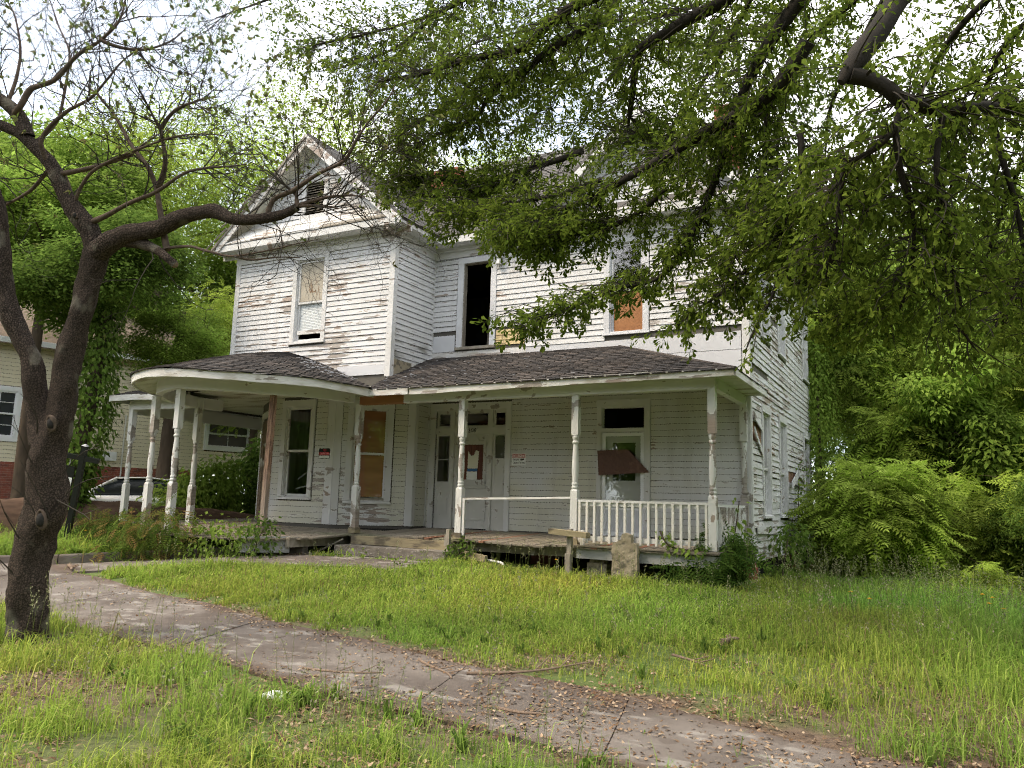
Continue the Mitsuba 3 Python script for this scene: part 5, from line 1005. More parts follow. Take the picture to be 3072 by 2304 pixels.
DOGWOOD = [(0.25,0.1,[[-5.33,-9.9,-1.16],[-5.3,-9.94,-0.85],[-5.25,-9.99,-0.38],[-5.16,-10.03,0.16],[-5.05,-10.06,0.67],[-4.97,-10.09,1.08],[-4.9,-10.11,1.42],[-4.82,-10.12,1.76],[-4.73,-10.14,2.13],[-4.64,-10.14,2.44],[-4.55,-10.15,2.74],[-4.49,-10.17,3.05]]),
    (0.155,0.07,[[-5.06,-10.14,1.08],[-5.11,-10.24,1.51],[-5.14,-10.32,1.92],[-5.22,-10.4,2.15],[-5.31,-10.49,2.38],[-5.36,-10.57,2.69],[-5.37,-10.62,2.99],[-5.37,-10.69,3.39],[-5.42,-10.78,3.73]]),
    (0.11,0.04,[[-4.51,-10.15,2.91],[-4.54,-10.22,3.22],[-4.67,-10.33,3.45],[-4.78,-10.43,3.68],[-4.87,-10.52,3.91],[-5.0,-10.61,4.08],[-5.13,-10.71,4.21],[-5.31,-10.81,4.29],[-5.51,-10.94,4.37]]),
    (0.075,0.05,[[-5.07,-10.67,4.18],[-5.13,-10.73,4.38],[-5.24,-10.81,4.51],[-5.47,-10.96,4.64]]),
    (0.105,0.038,[[-4.52,-10.17,2.96],[-4.3,-10.19,3.07],[-4.03,-10.17,3.14],[-3.74,-10.13,3.17],[-3.37,-10.06,3.26],[-3.02,-10.0,3.29],[-2.78,-9.97,3.2],[-2.51,-9.93,3.16],[-2.28,-9.87,3.18],[-2.1,-9.84,3.25]]),
    (0.028,0.008,[[-2.1,-9.84,3.25],[-2.1,-9.86,3.36],[-2.12,-9.88,3.41]]),
    (0.02,0.006,[[-2.09,-9.84,3.27],[-1.95,-9.77,3.32],[-1.8,-9.7,3.36],[-1.65,-9.63,3.37],[-1.54,-9.56,3.36]]),
    (0.018,0.006,[[-2.09,-9.84,3.26],[-1.94,-9.76,3.27],[-1.76,-9.66,3.25]]),
    (0.026,0.005,[[-2.42,-9.89,3.18],[-2.35,-9.88,3.36],[-2.15,-9.89,3.39],[-1.84,-9.87,3.52],[-1.57,-9.85,3.6],[-1.38,-9.89,3.78],[-1.31,-9.87,3.89],[-1.06,-9.89,4.08],[-1.01,-9.88,4.2]]),
    (0.06,0.04,[[-4.17,-10.17,3.09],[-3.94,-10.11,3.07],[-3.71,-10.09,2.99],[-3.52,-10.08,2.88],[-3.45,-10.03,2.81]]),
    (0.016,0.004,[[-3.59,-10.02,3.0],[-3.34,-10.0,2.99],[-3.09,-9.97,2.92],[-2.79,-9.91,2.85],[-2.46,-9.86,2.87],[-2.14,-9.81,2.91],[-1.92,-9.7,2.97]]),
    (0.012,0.004,[[-2.79,-9.91,2.85],[-2.63,-9.82,2.82],[-2.36,-9.79,2.82],[-2.16,-9.69,2.82]]),
    (0.034,0.009,[[-3.6,-10.02,2.98],[-3.72,-10.02,3.29],[-3.83,-10.03,3.64],[-3.88,-10.09,3.82],[-4.11,-10.14,4.09],[-4.35,-10.21,4.45],[-4.48,-10.32,4.65],[-4.74,-10.37,4.84]]),
    (0.03,0.006,[[-3.81,-10.03,3.67],[-3.66,-10.1,3.93],[-3.69,-10.16,4.19],[-3.67,-10.29,4.31],[-3.75,-10.36,4.47]]),
    (0.022,0.006,[[-3.68,-10.16,4.21],[-3.45,-10.18,4.35],[-3.16,-10.15,4.4],[-2.99,-10.06,4.44]]),
    (0.026,0.005,[[-4.87,-10.51,3.88],[-4.84,-10.65,4.1],[-4.49,-10.62,4.36],[-4.2,-10.59,4.44],[-3.96,-10.6,4.57],[-3.72,-10.61,4.71],[-3.46,-10.6,4.79]]),
    (0.034,0.007,[[-5.18,-10.76,4.39],[-5.02,-10.8,4.43],[-4.91,-10.77,4.62],[-4.62,-10.74,4.64],[-4.29,-10.71,4.86],[-3.99,-10.68,4.96],[-3.74,-10.68,5.09],[-3.67,-10.69,5.35]]),
    (0.028,0.006,[[-4.77,-10.45,3.81],[-4.32,-10.33,3.87],[-3.97,-10.27,3.93],[-3.88,-10.23,4.02],[-3.69,-10.16,4.16]]),
    (0.03,0.006,[[-4.56,-10.25,3.31],[-4.29,-10.23,3.37],[-4.02,-10.21,3.45],[-3.66,-10.15,3.55],[-3.33,-10.12,3.69],[-3.08,-9.99,3.76],[-2.72,-9.91,3.76]]),
    (0.03,0.008,[[-4.69,-10.35,3.52],[-4.94,-10.44,3.92],[-5.26,-10.46,3.71],[-5.59,-10.5,3.6],[-5.95,-10.57,3.52]]),
    (0.02,0.005,[[-4.68,-10.34,3.48],[-4.42,-10.37,3.78],[-4.06,-10.31,3.92],[-3.59,-10.3,3.97],[-3.21,-10.22,4.02],[-2.8,-10.11,3.97]]),
    (0.02,0.005,[[-5.01,-10.63,4.11],[-4.95,-10.43,4.52],[-4.93,-10.41,5.13],[-5.13,-10.48,5.6],[-5.21,-10.58,5.92]]),
    (0.02,0.005,[[-5.24,-10.81,4.51],[-5.2,-10.76,5.01],[-5.31,-10.79,5.47],[-5.45,-10.91,5.78]]),
    (0.02,0.005,[[-4.0,-10.69,4.96],[-3.66,-10.49,4.87],[-3.43,-10.38,4.94],[-3.25,-10.31,5.1]])]

# ---------------------------------------------------------------- trees
def arrow(v): return v / (np.linalg.norm(v, axis=-1, keepdims=True) + 1e-9)
OAKCOL = [(.10, .15, .022), (.13, .185, .028), (.18, .24, .04), (.075, .115, .018)]
def foliage(key, v, f, c, m='leaf'): return put(key, (v, f), m, color=c)
# the oak overhead: trunk at the right, out of frame; boughs, twigs, leaves
OK_ = thing('overhanging_oak', 'large dark-limbed oak whose leafy boughs hang over the yard from the upper right', 'tree')
ro = np.random.default_rng(77)
trunk = smoothline([(7.2, -10.4, -1.1), (7.1, -10.3, 1.0), (6.9, -10.1, 3.0), (6.6, -9.8, 4.6), (6.3, -9.6, 6.5), (6.0, -9.2, 9.0)], 40)
put(f'{OK_}__trunk', tube(trunk, np.interp(np.linspace(0, 1, 40), [0, .05, .6, 1], [.62, .45, .36, .2]), 20, wob=.25), 'oakbark', smooth=60)
limbs, tw = M(), M(); PP, DD, NN, SS = [], [], [], []
for r0, r1, sr, n, pts in BOUGHS:
    L = smoothline(pts, 26); rad = np.interp(np.linspace(0, 1, 26), [0, 1], [r0, r1]); rad[-2:] *= [.8, .35]
    L = L + .05 * (np.stack([meshkit.noise(L * 1.7 + k, k) for k in range(3)], 1) - .5)
    put(f'{OK_}__limb', tube(L, rad, 12 if r0 > .08 else 8, wob=.3), 'oakbark', smooth=60)
    start = L[0]; j = np.argmin(np.linalg.norm(trunk - start, axis=1)) if r0 >= .09 else None
    if j is not None and np.linalg.norm(trunk[j] - start) > .3 and pts[0] is not None:
        t_ = trunk[max(0, j - 3)]; put(f'{OK_}__limb', tube(smoothline([t_, (t_ + start) / 2 + [0, 0, .25], start], 14), np.linspace(r0 * 1.35, r0, 14), 10, wob=.2), 'oakbark', smooth=60)
    for k in range(n):
        i = int(25 * ro.random() ** .8); o = L[i]; off = rand_unit(ro, 1)[0] * sr * 1.15 * ro.random() ** .5; off[2] = off[2] * .55 - .14 * sr
        tip = o + off + arrow(L[min(25, i + 1)] - L[max(0, i - 1)]) * .2
        mid = (o + tip) / 2 + ro.normal(0, .05, 3) + [0, 0, .06]
        cv = smoothline([o, mid, tip], 5); tw.add(*tube(cv, np.linspace(min(.008, rad[i]), .002, 5), 3, cap=False))
        m = ro.integers(19, 29); u = np.r_[ro.uniform(.3, 1, m - 8), np.ones(8)]
        pos = np.stack([np.interp(u, np.linspace(0, 1, 5), cv[:, q]) for q in range(3)], 1); d = arrow(arrow(tip - mid) * .7 + rand_unit(ro, m) * .85 + [0, 0, -.28])
        PP.append(pos + ro.normal(0, .02, (m, 3))); DD.append(d); NN.append(np.array([0, 0, 1.0]) + rand_unit(ro, m) * .8); SS.append(ro.uniform(.06, .10, m))
PP, DD, NN, SS = np.vstack(PP), np.vstack(DD), np.vstack(NN), np.concatenate(SS)
print('oak leaves', len(PP))
v, f, c = scatter(OAK[0], OAK[1], PP, frames(DD, NN), SS, tint(ro, len(PP), OAKCOL)); foliage(f'{OK_}__crown', v, f, c)
put(f'{OK_}__twigs', tw, 'twig'); labels[f'{OK_}__twigs'] = {'kind': 'stuff'}

# the forked tree at the left, nearly bare
DG = thing('forked_tree', 'gnarled twisted dogwood with a forked trunk and many bare twigs at left front', 'tree')
rd = np.random.default_rng(31); dt = M(); leafP, leafD = [], []
for q, (r0, r1, pts) in enumerate(DOGWOOD):
    n = 60 if q < 5 else 34; L = smoothline(pts, n); s = np.linspace(0, 1, n); rad = r0 + (r1 - r0) * s
    amp = .10 if q in (0, 1, 2, 4) else .03; L = L + amp * r0 * 4 * (np.stack([meshkit.noise(L * 2.2 + k * 7, k + q) for k in range(3)], 1) - .5)
    if q == 0: rad = np.interp(s, [0, .08, .2, .45, .55, .75, 1], [.27, .205, .185, .19, .145, .125, .115])
    if q == 1: rad = np.interp(s, [0, .3, .6, 1], [.135, .105, .09, .07])
    if q < 5 or q == 9:
        v, f, uv = tubeuv(L, rad, 30, .75 if q < 2 else .5, q); put(f'{DG}__{"trunk" if q == 0 else "limb"}', (v, f), 'dogwoodbark', smooth=True, uv=uv)
        e = L[-1]; d = arrow(L[-1] - L[-2]); put(f'{DG}__knot', trimesh.Trimesh(*tube([e - d * .01, e + d * rad[-1] * .4, e + d * rad[-1] * .7], [rad[-1] * 1.0, rad[-1] * .8, rad[-1] * .2], 12, wob=.4)), 'deadwood', smooth=50) if q == 9 else None
    else: put(f'{DG}__limb', tube(L, rad, 9, wob=.35, seed=q), 'dogwoodbark2', smooth=60)
    # twigs
    if q in (0, 1): continue
    nt_ = {4: 7, 9: 2}.get(q, 13 if r0 > .02 else 9)
    def grow(p, d, length, r, depth):
        k = 4; pts_ = [p]; dd = d
        for _ in range(k): dd = arrow(dd + rd.normal(0, .22, 3) + [0, 0, .05]); pts_.append(pts_[-1] + dd * length / k)
        dt.add(*tube(pts_, np.linspace(r, r * .5, k + 1), 3 if r < .006 else 5, cap=False))
        if depth > 0:
            for u in (2, 3, 4):
                for sgn in ((-1, 1) if u == 4 else (1,)):
                    if rd.random() < .82:
                        side = arrow(np.cross(dd, rand_unit(rd, 1)[0])); grow(pts_[u], arrow(dd * .75 + side * .75), length * rd.uniform(.45, .7), r * .6, depth - 1)
        elif rd.random() < (.30 if pts_[-1][2] > 3.4 or pts_[-1][0] < -5.2 else .02):
            for _ in range(4): leafP.append(pts_[-1]); leafD.append(arrow(dd + rd.normal(0, .7, 3) - [0, 0, .5]))
    for t in range(nt_):
        i = int(n * rd.uniform(.35, .99)); base = L[min(i, n - 2)]; dirn = arrow(L[min(i + 1, n - 1)] - L[max(0, i - 1)]); side = arrow(np.cross(dirn, rand_unit(rd, 1)[0]))
        grow(base, arrow(dirn * .6 + side * .8 + [0, 0, .12]), rd.uniform(.4, .85) * (1.0 if r0 > .012 else .6), min(.007, rad[min(i, n - 1)] * .6), 2)
for p0, p1 in (((190, 1420), (300, 1340)), ((200, 1480), (330, 1430)), ((150, 1560), (60, 1380)), ((110, 1600), (20, 1450)), ((60, 1620), (0, 1500)), ((170, 1500), (270, 1560)), ((100, 1400), (40, 1250)), ((110, 1300), (60, 1180)), ((40, 1720), (-40, 1640))):
    a0, b0 = dpt(*p0, 7.95), dpt(*p1, 7.6); cv = smoothline([a0, (a0 + b0) / 2 + rd.normal(0, .05, 3), b0], 7); dt.add(*tube(cv, np.linspace(.008, .003, 7), 4, cap=False)); dt.add(*tube([cv[4], cv[4] + rd.normal(0, .12, 3)], [.004, .002], 3, cap=False))
put(f'{DG}__twigs', dt, 'twig'); labels[f'{DG}__twigs'] = {'kind': 'stuff'}
leafP, leafD = np.array(leafP), np.array(leafD); k = len(leafP); print('dogwood leaves', k)
v, f, c = scatter(OVAL[0], OVAL[1], leafP, frames(leafD, np.array([0, 0, 1.0]) + rand_unit(rd, k) * .6), rd.uniform(.045, .075, k), tint(rd, k, [(.12, .17, .04), (.16, .21, .06), (.15, .14, .06)])); foliage(f'{DG}__leaves', v, f, c)
# hollows and bare wood on the trunk
for (x, y, d_, r) in ((120, 1560, 7.72, .085), (150, 1270, 7.86, .07), (222, 645, 7.98, .035)):
    c0 = dpt(x, y, d_); t = np.linspace(0, 2 * np.pi, 22); ringp = c0 + FWD * .02 + r * (.85 + .25 * np.sin(t * 2 + r * 50))[:, None] * (np.cos(t)[:, None] * RIGHT * .62 + np.sin(t)[:, None] * UP) ; put(f'{DG}__knot', tube(ringp, r * .26 * (1 + .4 * np.sin(t * 2 + r * 90)), 9, cap=False, wob=.9), 'dogwoodbark2', smooth=60)
    put(f'{DG}__hollow', (lambda m: (np.array(m.vertices) * r * [.62, .62, 1] * .8 + c0 + FWD * .012, np.array(m.faces)))(trimesh.creation.icosphere(2, 1.0)), 'dark', smooth=True)
mat('dogwoodbark2', lambda p, n, uv: mix((.03, .022, .018), (.14, .105, .08), fbm(p.x * 26, p.y * 26, p.z * 26, 3)), .9)

# background crowns: three prototypes of leaf clumps, copied with a turn and a stretch
def crown_proto(seed, nclump, nleaf, size, cols, leaf=DIAM, shell=.55, flat=.75, droop=.5):
    r = np.random.default_rng(seed); C = rand_unit(r, nclump) * (r.random((nclump, 1)) ** .45) * .78; R = r.uniform(.14, .34, nclump) * (1.15 - .3 * np.linalg.norm(C, axis=1))
    i = r.choice(nclump, nleaf, p=R ** 2 / (R ** 2).sum()); u = rand_unit(r, nleaf); rad = R[i] * (shell + (1 - shell) * r.random(nleaf) ** .5) * (1 + .25 * r.normal(size=nleaf))
    P_ = C[i] + u * rad[:, None] * [1, 1, flat]; d = arrow(u * [1, 1, .3] + rand_unit(r, nleaf) * .6 - [0, 0, droop]); nrm = np.array([0, 0, 1.0]) + u * .5 + rand_unit(r, nleaf) * .45
    col = tint(r, nleaf, cols, .16) * (1 + .25 * r.normal(size=nclump))[i][:, None].clip(.6, 1.5)
    return scatter(leaf[0], leaf[1], P_, frames(d, nrm), r.uniform(.7, 1.25, nleaf) * size, col)
GREEN = [(.18, .28, .05), (.23, .34, .065), (.28, .39, .08)]; YEL = [(.32, .42, .075), (.37, .47, .10), (.27, .37, .06)]; DEEP = [(.09, .155, .03), (.12, .195, .038), (.16, .24, .05)]
PROT = {'dense': (1, 42, 40000, .040, GREEN, DIAM), 'bright': (2, 40, 6000, .10, YEL, FROND), 'airy': (3, 80, 26000, .027, YEL, DIAM), 'deep': (4, 40, 34000, .046, DEEP, OVAL), 'bush': (5, 34, 13000, .085, GREEN, OVAL), 'sumac': (6, 34, 1700, .26, YEL, FROND)}
for k_, (sd_, nc, nl, sz, cols, lf) in PROT.items():
    v, f, c = crown_proto(sd_, nc, nl, sz, cols, lf); sh = mikit.ply((v, f), 'mat_leaf', color=c); scene[f'crown_{k_}'] = {'type': 'shapegroup', 'crown': sh}
def place(key, proto, x, y, z, sx, sy, sz, rot):
    key = fresh(key); scene[key] = {'type': 'instance', 'to_world': T().translate([x, y, z]).rotate([0, 0, 1], rot).scale([sx, sy, sz]), 'shapegroup': {'type': 'ref', 'id': f'crown_{proto}'}}; return key
rt = np.random.default_rng(12)
def tree(name, label, proto, x, y, zc, rx, ry, rz, r=.2, group=None, lean=(0, 0), proto2=None):
    k = thing(name, label, 'tree', group); z0 = float(G(x, y)) - .2
    L = smoothline([(x, y, z0), (x + lean[0] * .3 + rt.normal(0, .15), y + lean[1] * .3, (z0 + zc) / 2 - rz * .2), (x + lean[0], y + lean[1], zc), (x + lean[0] + rt.normal(0, .3), y + lean[1], zc + rz * (.45 if proto == 'airy' else .7))], 16)
    put(f'{k}__trunk', tube(L, np.linspace(r, r * .25, 16) * np.r_[1.35, 1.1, np.ones(14)], 9, wob=.25), 'trunkbark', smooth=60)
    for q in range(7):
        i = rt.integers(6, 14); g = rt.uniform(0, 6.28); e = L[i] + np.array([math.cos(g) * rx * .6, math.sin(g) * ry * .6, rz * rt.uniform(.0, .45)])
        put(f'{k}__limb', tube(smoothline([L[i], (L[i] + e) / 2 + [0, 0, rz * .08], e], 8), np.linspace(r * .3, r * .03, 8), 6), 'trunkbark', smooth=60)
    place(f'{k}__crown', proto, x + lean[0], y + lean[1], zc, rx, ry, rz, rt.uniform(0, 360))
    if proto2: place(f'{k}__crown', proto2, x + lean[0], y + lean[1], zc + rz * .1, rx * .95, ry * .95, rz * .9, rt.uniform(0, 360))
    return k
WG = 'trees of the wood at right'
tree('woodland_tree', 'bright green tree right behind the rear corner of the old house', 'bright', 1.6, 11.0, 5.0, 3.4, 3.4, 4.6, .2, proto2='dense')
for q in [('dense', 5.0, 15.0, 6.5, 4.0, 4.0, 5.5), ('bright', 8.0, 11.0, 6.0, 4.2, 4.2, 5.6), ('bright', 3.5, 20.0, 8.5, 4.5, 4.5, 6.0), ('dense', -1.5, 22.0, 9.5, 5.0, 5.0, 6.5), ('dense', 9.0, 22.0, 9.0, 5.5, 5.5, 7.0), ('deep', 4.0, 28.0, 8.0, 6, 6, 9), ('deep', -5.0, 30.0, 10.0, 6, 6, 8), ('dense', 13.0, 17.0, 8.0, 5, 5, 7), ('deep', 9.0, 30.0, 8.0, 6, 6, 9), ('dense', 14.0, 27.0, 8.0, 6, 6, 9)]:
    tree('woodland_tree', 'tall leafy tree in the dense wood beyond the lawn at right', q[0], *q[1:], r=.24, group=WG)
for q in [('bush', 4.6, 8.6, 1.2, 2.2, 2.2, 2.4), ('sumac', 6.5, 6.5, 1.0, 2.2, 2.2, 2.6), ('deep', 2.6, 12.5, 1.0, 2.4, 2.4, 2.6), ('bush', 6.8, 10.5, 2.2, 2.6, 2.6, 3.4), ('deep', 5.4, 5.0, .2, 1.6, 1.6, 1.8), ('deep', 9.5, 6.0, 1.5, 2.6, 2.6, 3.0)]:
    tree('understory_tree', 'low vine-draped tree under the wood at right', q[0], *q[1:], r=.1, group='low trees under the wood at right')
tree('sapling_clump', 'sunlit yellow-green sumac thicket at the right front corner of the old house', 'sumac', 1.75, 4.2, .45, 1.55, 1.7, 1.75, .05, proto2='sumac')
for q in [('sumac', 2.4, 9.2, 2.4, 2.0, 2.0, 2.6), ('bush', 1.4, 8.4, 1.0, 1.4, 1.4, 2.2), ('sumac', 4.2, 6.4, .4, 1.5, 1.5, 1.7), ('bush', 3.4, 8.0, 3.6, 1.8, 1.8, 2.0)]:
    tree('vine_thicket', 'tangle of bright green vines and saplings closing up the gap beside the old house', q[0], *q[1:], r=.06, group='thickets beside the rear corner of the old house')
for q in [('dense', 10.5, 1.5, 4.5, 3.6, 3.6, 5.5), ('bright', 12, -4, 5, 4, 4, 6), ('dense', 13, 6, 6, 4, 4, 7), ('deep', 17, 1, 7, 5, 5, 8), ('dense', 16, -10, 6, 4.5, 4.5, 7)]:  # unseen trees added for the side windows to reflect; they also block light
    tree('added_border_tree', 'unseen leafy tree added on the right border for the side windows to mirror', q[0], *q[1:], r=.2, group='added trees on the right border')
tree('dark_thicket', 'shaded thicket between the sumac and the side wall', 'deep', 1.2, 5.6, -.2, 1.0, 1.6, 1.3, .04)
tree('sumac', 'small sumac at the right edge of the lawn with drooping fronds', 'sumac', 3.75, 3.2, -.75, .6, .6, .65, .02)
LG = 'trees behind the neighbouring house'
for q in [('dense', -31, 5, 10.5, 6.5, 6.5, 8), ('bright', -26, 13, 10, 6, 6, 7.5), ('dense', -36, -3, 10, 6.5, 6.5, 8), ('dense', -25.5, 9, 7.5, 4.6, 4.6, 5.0), ('dense', -38, 10, 13, 8, 8, 9), ('bright', -21.5, 17, 9, 5.5, 5.5, 7.5), ('dense', -17.5, 20, 8, 5.5, 5.5, 6.5), ('dense', -33, -12, 8, 6, 6, 7)]:
    tree('backyard_tree', 'leafy green tree behind the neighbouring house', q[0], *q[1:], r=.3, group=LG)
tree('locust_tree', 'light yellow-green feathery tree showing over the round porch roof', 'bright', -18.4, 5.6, 5.6, 3.3, 3.3, 3.2, .2, proto2='bright')
tree('side_tree', 'mid-green tree reaching over the neighbouring roof behind the forked tree', 'dense', -20.0, -1.5, 8.8, 4.2, 4.2, 3.0, .22)
tree('broken_tree', 'thick dark trunk behind the porch posts at left', 'dense', -16.6, .6, 4.9, 2.0, 2.0, 1.5, .36)
tree('tall_tree', 'tall thin-leaved tree rising behind the gable roof', 'airy', -20.5, 9.6, 13.2, 6.0, 6.0, 6.0, .35)
tree('tall_tree', 'pale tall tree showing above the main roof behind the chimney', 'airy', -14.0, 14.0, 12.5, 4.8, 4.8, 5.2, .3)
tree('tall_tree', 'thin tall tree at the far left of the old house standing over the locust', 'airy', -25.0, 6.0, 13.5, 5.5, 5.5, 5.0, .3)
SGRP = 'added trees across the street'
for x_ in range(-50, 55, 7):  # unseen row added to darken window reflections and cut low sky light
    tree('added_street_tree', 'unseen leafy tree added across the street to darken the porch window reflections and cut low light', 'dense' if x_ % 2 else 'deep', x_ + rt.uniform(-2, 2), -31 + rt.uniform(-3, 3), 5.0, 5.2, 5.2, 6.6, .3, SGRP)
# trunk smothered in ivy at the left
rv = np.random.default_rng(14)
def vine(name, label, cat, pts, rad, n, size, cols, stem=True, leaf=OVAL, flat=1.0, out=None):
    """leaves clothing a line of points"""
    L = smoothline(pts, 40); k = thing(name, label, cat); i = rv.integers(0, 40, n); u = rand_unit(rv, n) * [1, 1, flat]; rr_ = np.interp(i, np.linspace(0, 39, len(rad)), rad)
    P_ = L[i] + u * (rr_ * (.55 + .5 * rv.random(n)))[:, None] + rv.normal(0, .03, (n, 3)); d = arrow(u * .5 + rand_unit(rv, n) * .5 - [0, 0, .7])
    if out is not None: d = arrow(d + np.asarray(out) * .5)
    v, f, c = scatter(leaf[0], leaf[1], P_, frames(d, u + rand_unit(rv, n) * .4 + (0 if out is None else np.asarray(out))), rv.uniform(.7, 1.3, n) * size, tint(rv, n, cols)); foliage(f'{k}__leaves', v, f, c)
    if stem is not False: put(f'{k}__stem', tube(L, np.linspace(.016, .007, 40) if stem is True else stem, 7, wob=.4), 'trunkbark', smooth=60)
    return k
vine('ivy_trunk', 'tree trunk smothered in dark ivy behind the yard sign', 'tree', [(-15.0, -3.2, -.3), (-15.1, -3.1, 1.5), (-15.0, -3.0, 3.0), (-14.9, -2.9, 5.0)], [.25, .55, .75, .6, .4], 5200, .14, DEEP, stem=np.linspace(.22, .12, 40))
place('ivy_trunk__crown', 'deep', -15.6, -3.0, 6.2, 3.0, 3.0, 2.0, 30)
vine('climbing_vine', 'dark green vine climbing the rear corner of the old house', 'vine', [(.25, 8.0, -1.2), (.3, 8.1, 1.0), (.25, 8.2, 2.8), (.2, 8.3, 4.4), (.15, 8.3, 5.4)], [.9, .8, .75, .6, .3], 5200, .12, GREEN, stem=np.linspace(.05, .02, 40))
vine('climbing_vine', 'thin vine with wilted leaves on the side wall beside the windows', 'vine', [(.12, 4.6, -.6), (.12, 4.9, .4), (.1, 5.2, 1.2), (.1, 5.6, 1.7)], [.35, .4, .3, .2], 260, .08, DEEP)
vine('corner_shrub', 'bushy nandina shrub in front of the right porch corner', 'shrub', [(-.5, -2.6, -.75), (-.2, -2.2, -.35), (.1, -1.9, .1)], [.55, .55, .32], 420, .30, [(.05, .10, .02), (.085, .15, .03), (.12, .19, .04)], leaf=FROND)
vine('railing_vine', 'young vine with large leaves growing up through the side railing', 'vine', [(.0, -1.9, -.5), (-.02, -1.2, .3), (-.02, -.9, .75)], [.3, .3, .15], 60, .13, GREEN)
vine('railing_vine', 'small vine hanging over the porch edge below the balusters', 'vine', [(-.95, -2.46, .22), (-.75, -2.5, -.02), (-.45, -2.5, -.06), (-.25, -2.5, -.08)], [.12, .1, .08, .08], 70, .10, GREEN)
vine('corner_weeds', 'tall leafy weeds against the brick corner pier', 'weeds', [(.35, .8, -1.0), (.4, 1.0, -.4), (.45, 1.4, .1), (.5, 2.4, -.3)], [.45, .45, .35, .3], 420, .13, DEEP)
vine('post_ivy', 'clump of light green ivy around the foot of the brown post', 'ivy', [(-7.95, -4.35, -.55), (-7.9, -4.3, -.25), (-7.75, -4.3, .0)], [.5, .5, .32], 620, .085, [(.10, .17, .035), (.14, .21, .05), (.08, .14, .03)])
vine('step_vine', 'dark vine climbing the right end of the steps', 'vine', [(-4.6, -3.0, -.6), (-4.55, -2.8, -.4), (-4.45, -2.7, -.2)], [.34, .34, .22], 330, .085, DEEP)
vine('step_creeper', 'leafy creeper growing across the lowest stone step', 'creeper', [(-6.95, -3.42, -.52), (-6.3, -3.5, -.5), (-5.5, -3.5, -.52), (-4.9, -3.45, -.52)], [.16, .2, .12, .2], 300, .085, GREEN, stem=False)
vine('step_creeper', 'ground creeper at the foot of the steps by the lawn', 'creeper', [(-5.0, -3.9, -.55), (-4.2, -3.6, -.58), (-3.5, -3.2, -.6)], [.3, .28, .2], 520, .07, DEEP, stem=False, flat=.5)
vine('reddish_bush', 'bush with reddish tips in front of the round porch', 'shrub', [(-10.1, -5.35, -.45), (-9.6, -5.2, -.15), (-9.1, -5.05, .0)], [.6, .6, .45], 520, .22, [(.10, .16, .03), (.14, .2, .04), (.26, .17, .07), (.12, .18, .04)], leaf=FROND)
vine('porch_bush', 'low leafy bush along the foot of the round porch', 'shrub', [(-9.2, -4.9, -.4), (-8.6, -4.6, -.2), (-8.2, -4.3, -.15)], [.5, .45, .4], 700, .10, GREEN)
vine('left_bush', 'green bush at the foot of the left porch posts', 'shrub', [(-12.3, -4.8, -.4), (-11.5, -4.8, -.2), (-10.9, -5.0, -.25)], [.5, .5, .45], 420, .24, [(.06, .11, .02), (.10, .16, .035), (.18, .14, .05)], leaf=FROND)
vine('dark_bush', 'dark evergreen shrub beside the boarded porch doorway', 'shrub', [(-15.0, 2.5, -.3), (-15.2, 3.0, .8), (-14.8, 3.2, 1.8)], [1.4, 1.4, .9], 6000, .17, DEEP)
vine('dark_bush', 'leafy shrub seen between the left porch posts', 'shrub', [(-15.2, -.2, -.2), (-14.8, .4, .5), (-14.6, .8, 1.0)], [1.2, 1.0, .7], 4500, .16, GREEN)

# ---------------------------------------------------------------- grass, weeds, litter
rg = np.random.default_rng(2)
KPl = lambda x: np.interp(x, KP[:, 0], KP[:, 1])
def zone(x, y):
    """0 none, 1 lawn, 2 strip by the road, 3 bed"""
    walk = (y > near_y(x)) & (y < far_y(x))
    house = (x < .15) & (x > -7.4) & (y > -2.9) | (x < .15) & (x > -14) & (y > -1.6) | ((x - CC[0]) ** 2 + (y - CC[1]) ** 2 < 2.2 ** 2)
    steps = (x > -7.35) & (x < -4.6) & (y > -3.45)
    kf = (x > -11) & (x < -7.3) & (y < KPl(x) + .12) & (y > KPl(x) - .42)
    wv_ = kf | (x > -10.6) & (x < -4.7) & (y < np.interp(x, wA[:, 0], wA[:, 1])) & (y > np.interp(x, wB[:, 0], wB[:, 1]))
    bed = (x < -7.5) & (y > KPl(x) + .1)
    z = np.where(y < near_y(x), 2, 1); z = np.where(bed, 3, z); z = np.where(walk | steps | wv_ | house, 0, z)
    return z
def cover(x, y):
    z = zone(x, y); n = meshkit.fbm(np.stack([x * 1.1, y * 1.1, x * 0], -1), 3, 8); n2 = meshkit.fbm(np.stack([x * 3.1, y * 3.1, x * 0], -1), 3, 18)
    lawn = ss(.05, .55, (y - far_y(x)) + (n2 - .5) * .9) * (1 - .8 * ss(.40, .62, n + .35 * ss(-.8, .6, x) * ss(-6.2, -7.2, y) - .15) * ss(-5.4, -6.6, y))
    strip = (ss(.47, .60, n * .55 + n2 * .45 + .07 * ss(.2, -2.5, x)) * ss(.0, .35, near_y(x) - y + (n2 - .5) * .9))
    strip = np.maximum(strip, .10 * (z == 2))
    return np.where(z == 1, lawn, np.where(z == 2, strip, np.where(z == 3, 1.0, .004)))
def blades(n_per, x0, x1, y0, y1, hfun, wmul=1.0, cols=None, keep=1.0):
    A = (x1 - x0) * (y1 - y0); n = int(A * n_per); x, y = rg.uniform(x0, x1, n), rg.uniform(y0, y1, n)
    ok = rg.random(n) < cover(x, y) * keep; x, y = x[ok], y[ok]; h = hfun(x, y) * rg.gamma(5, .2, len(x))
    return x, y, h
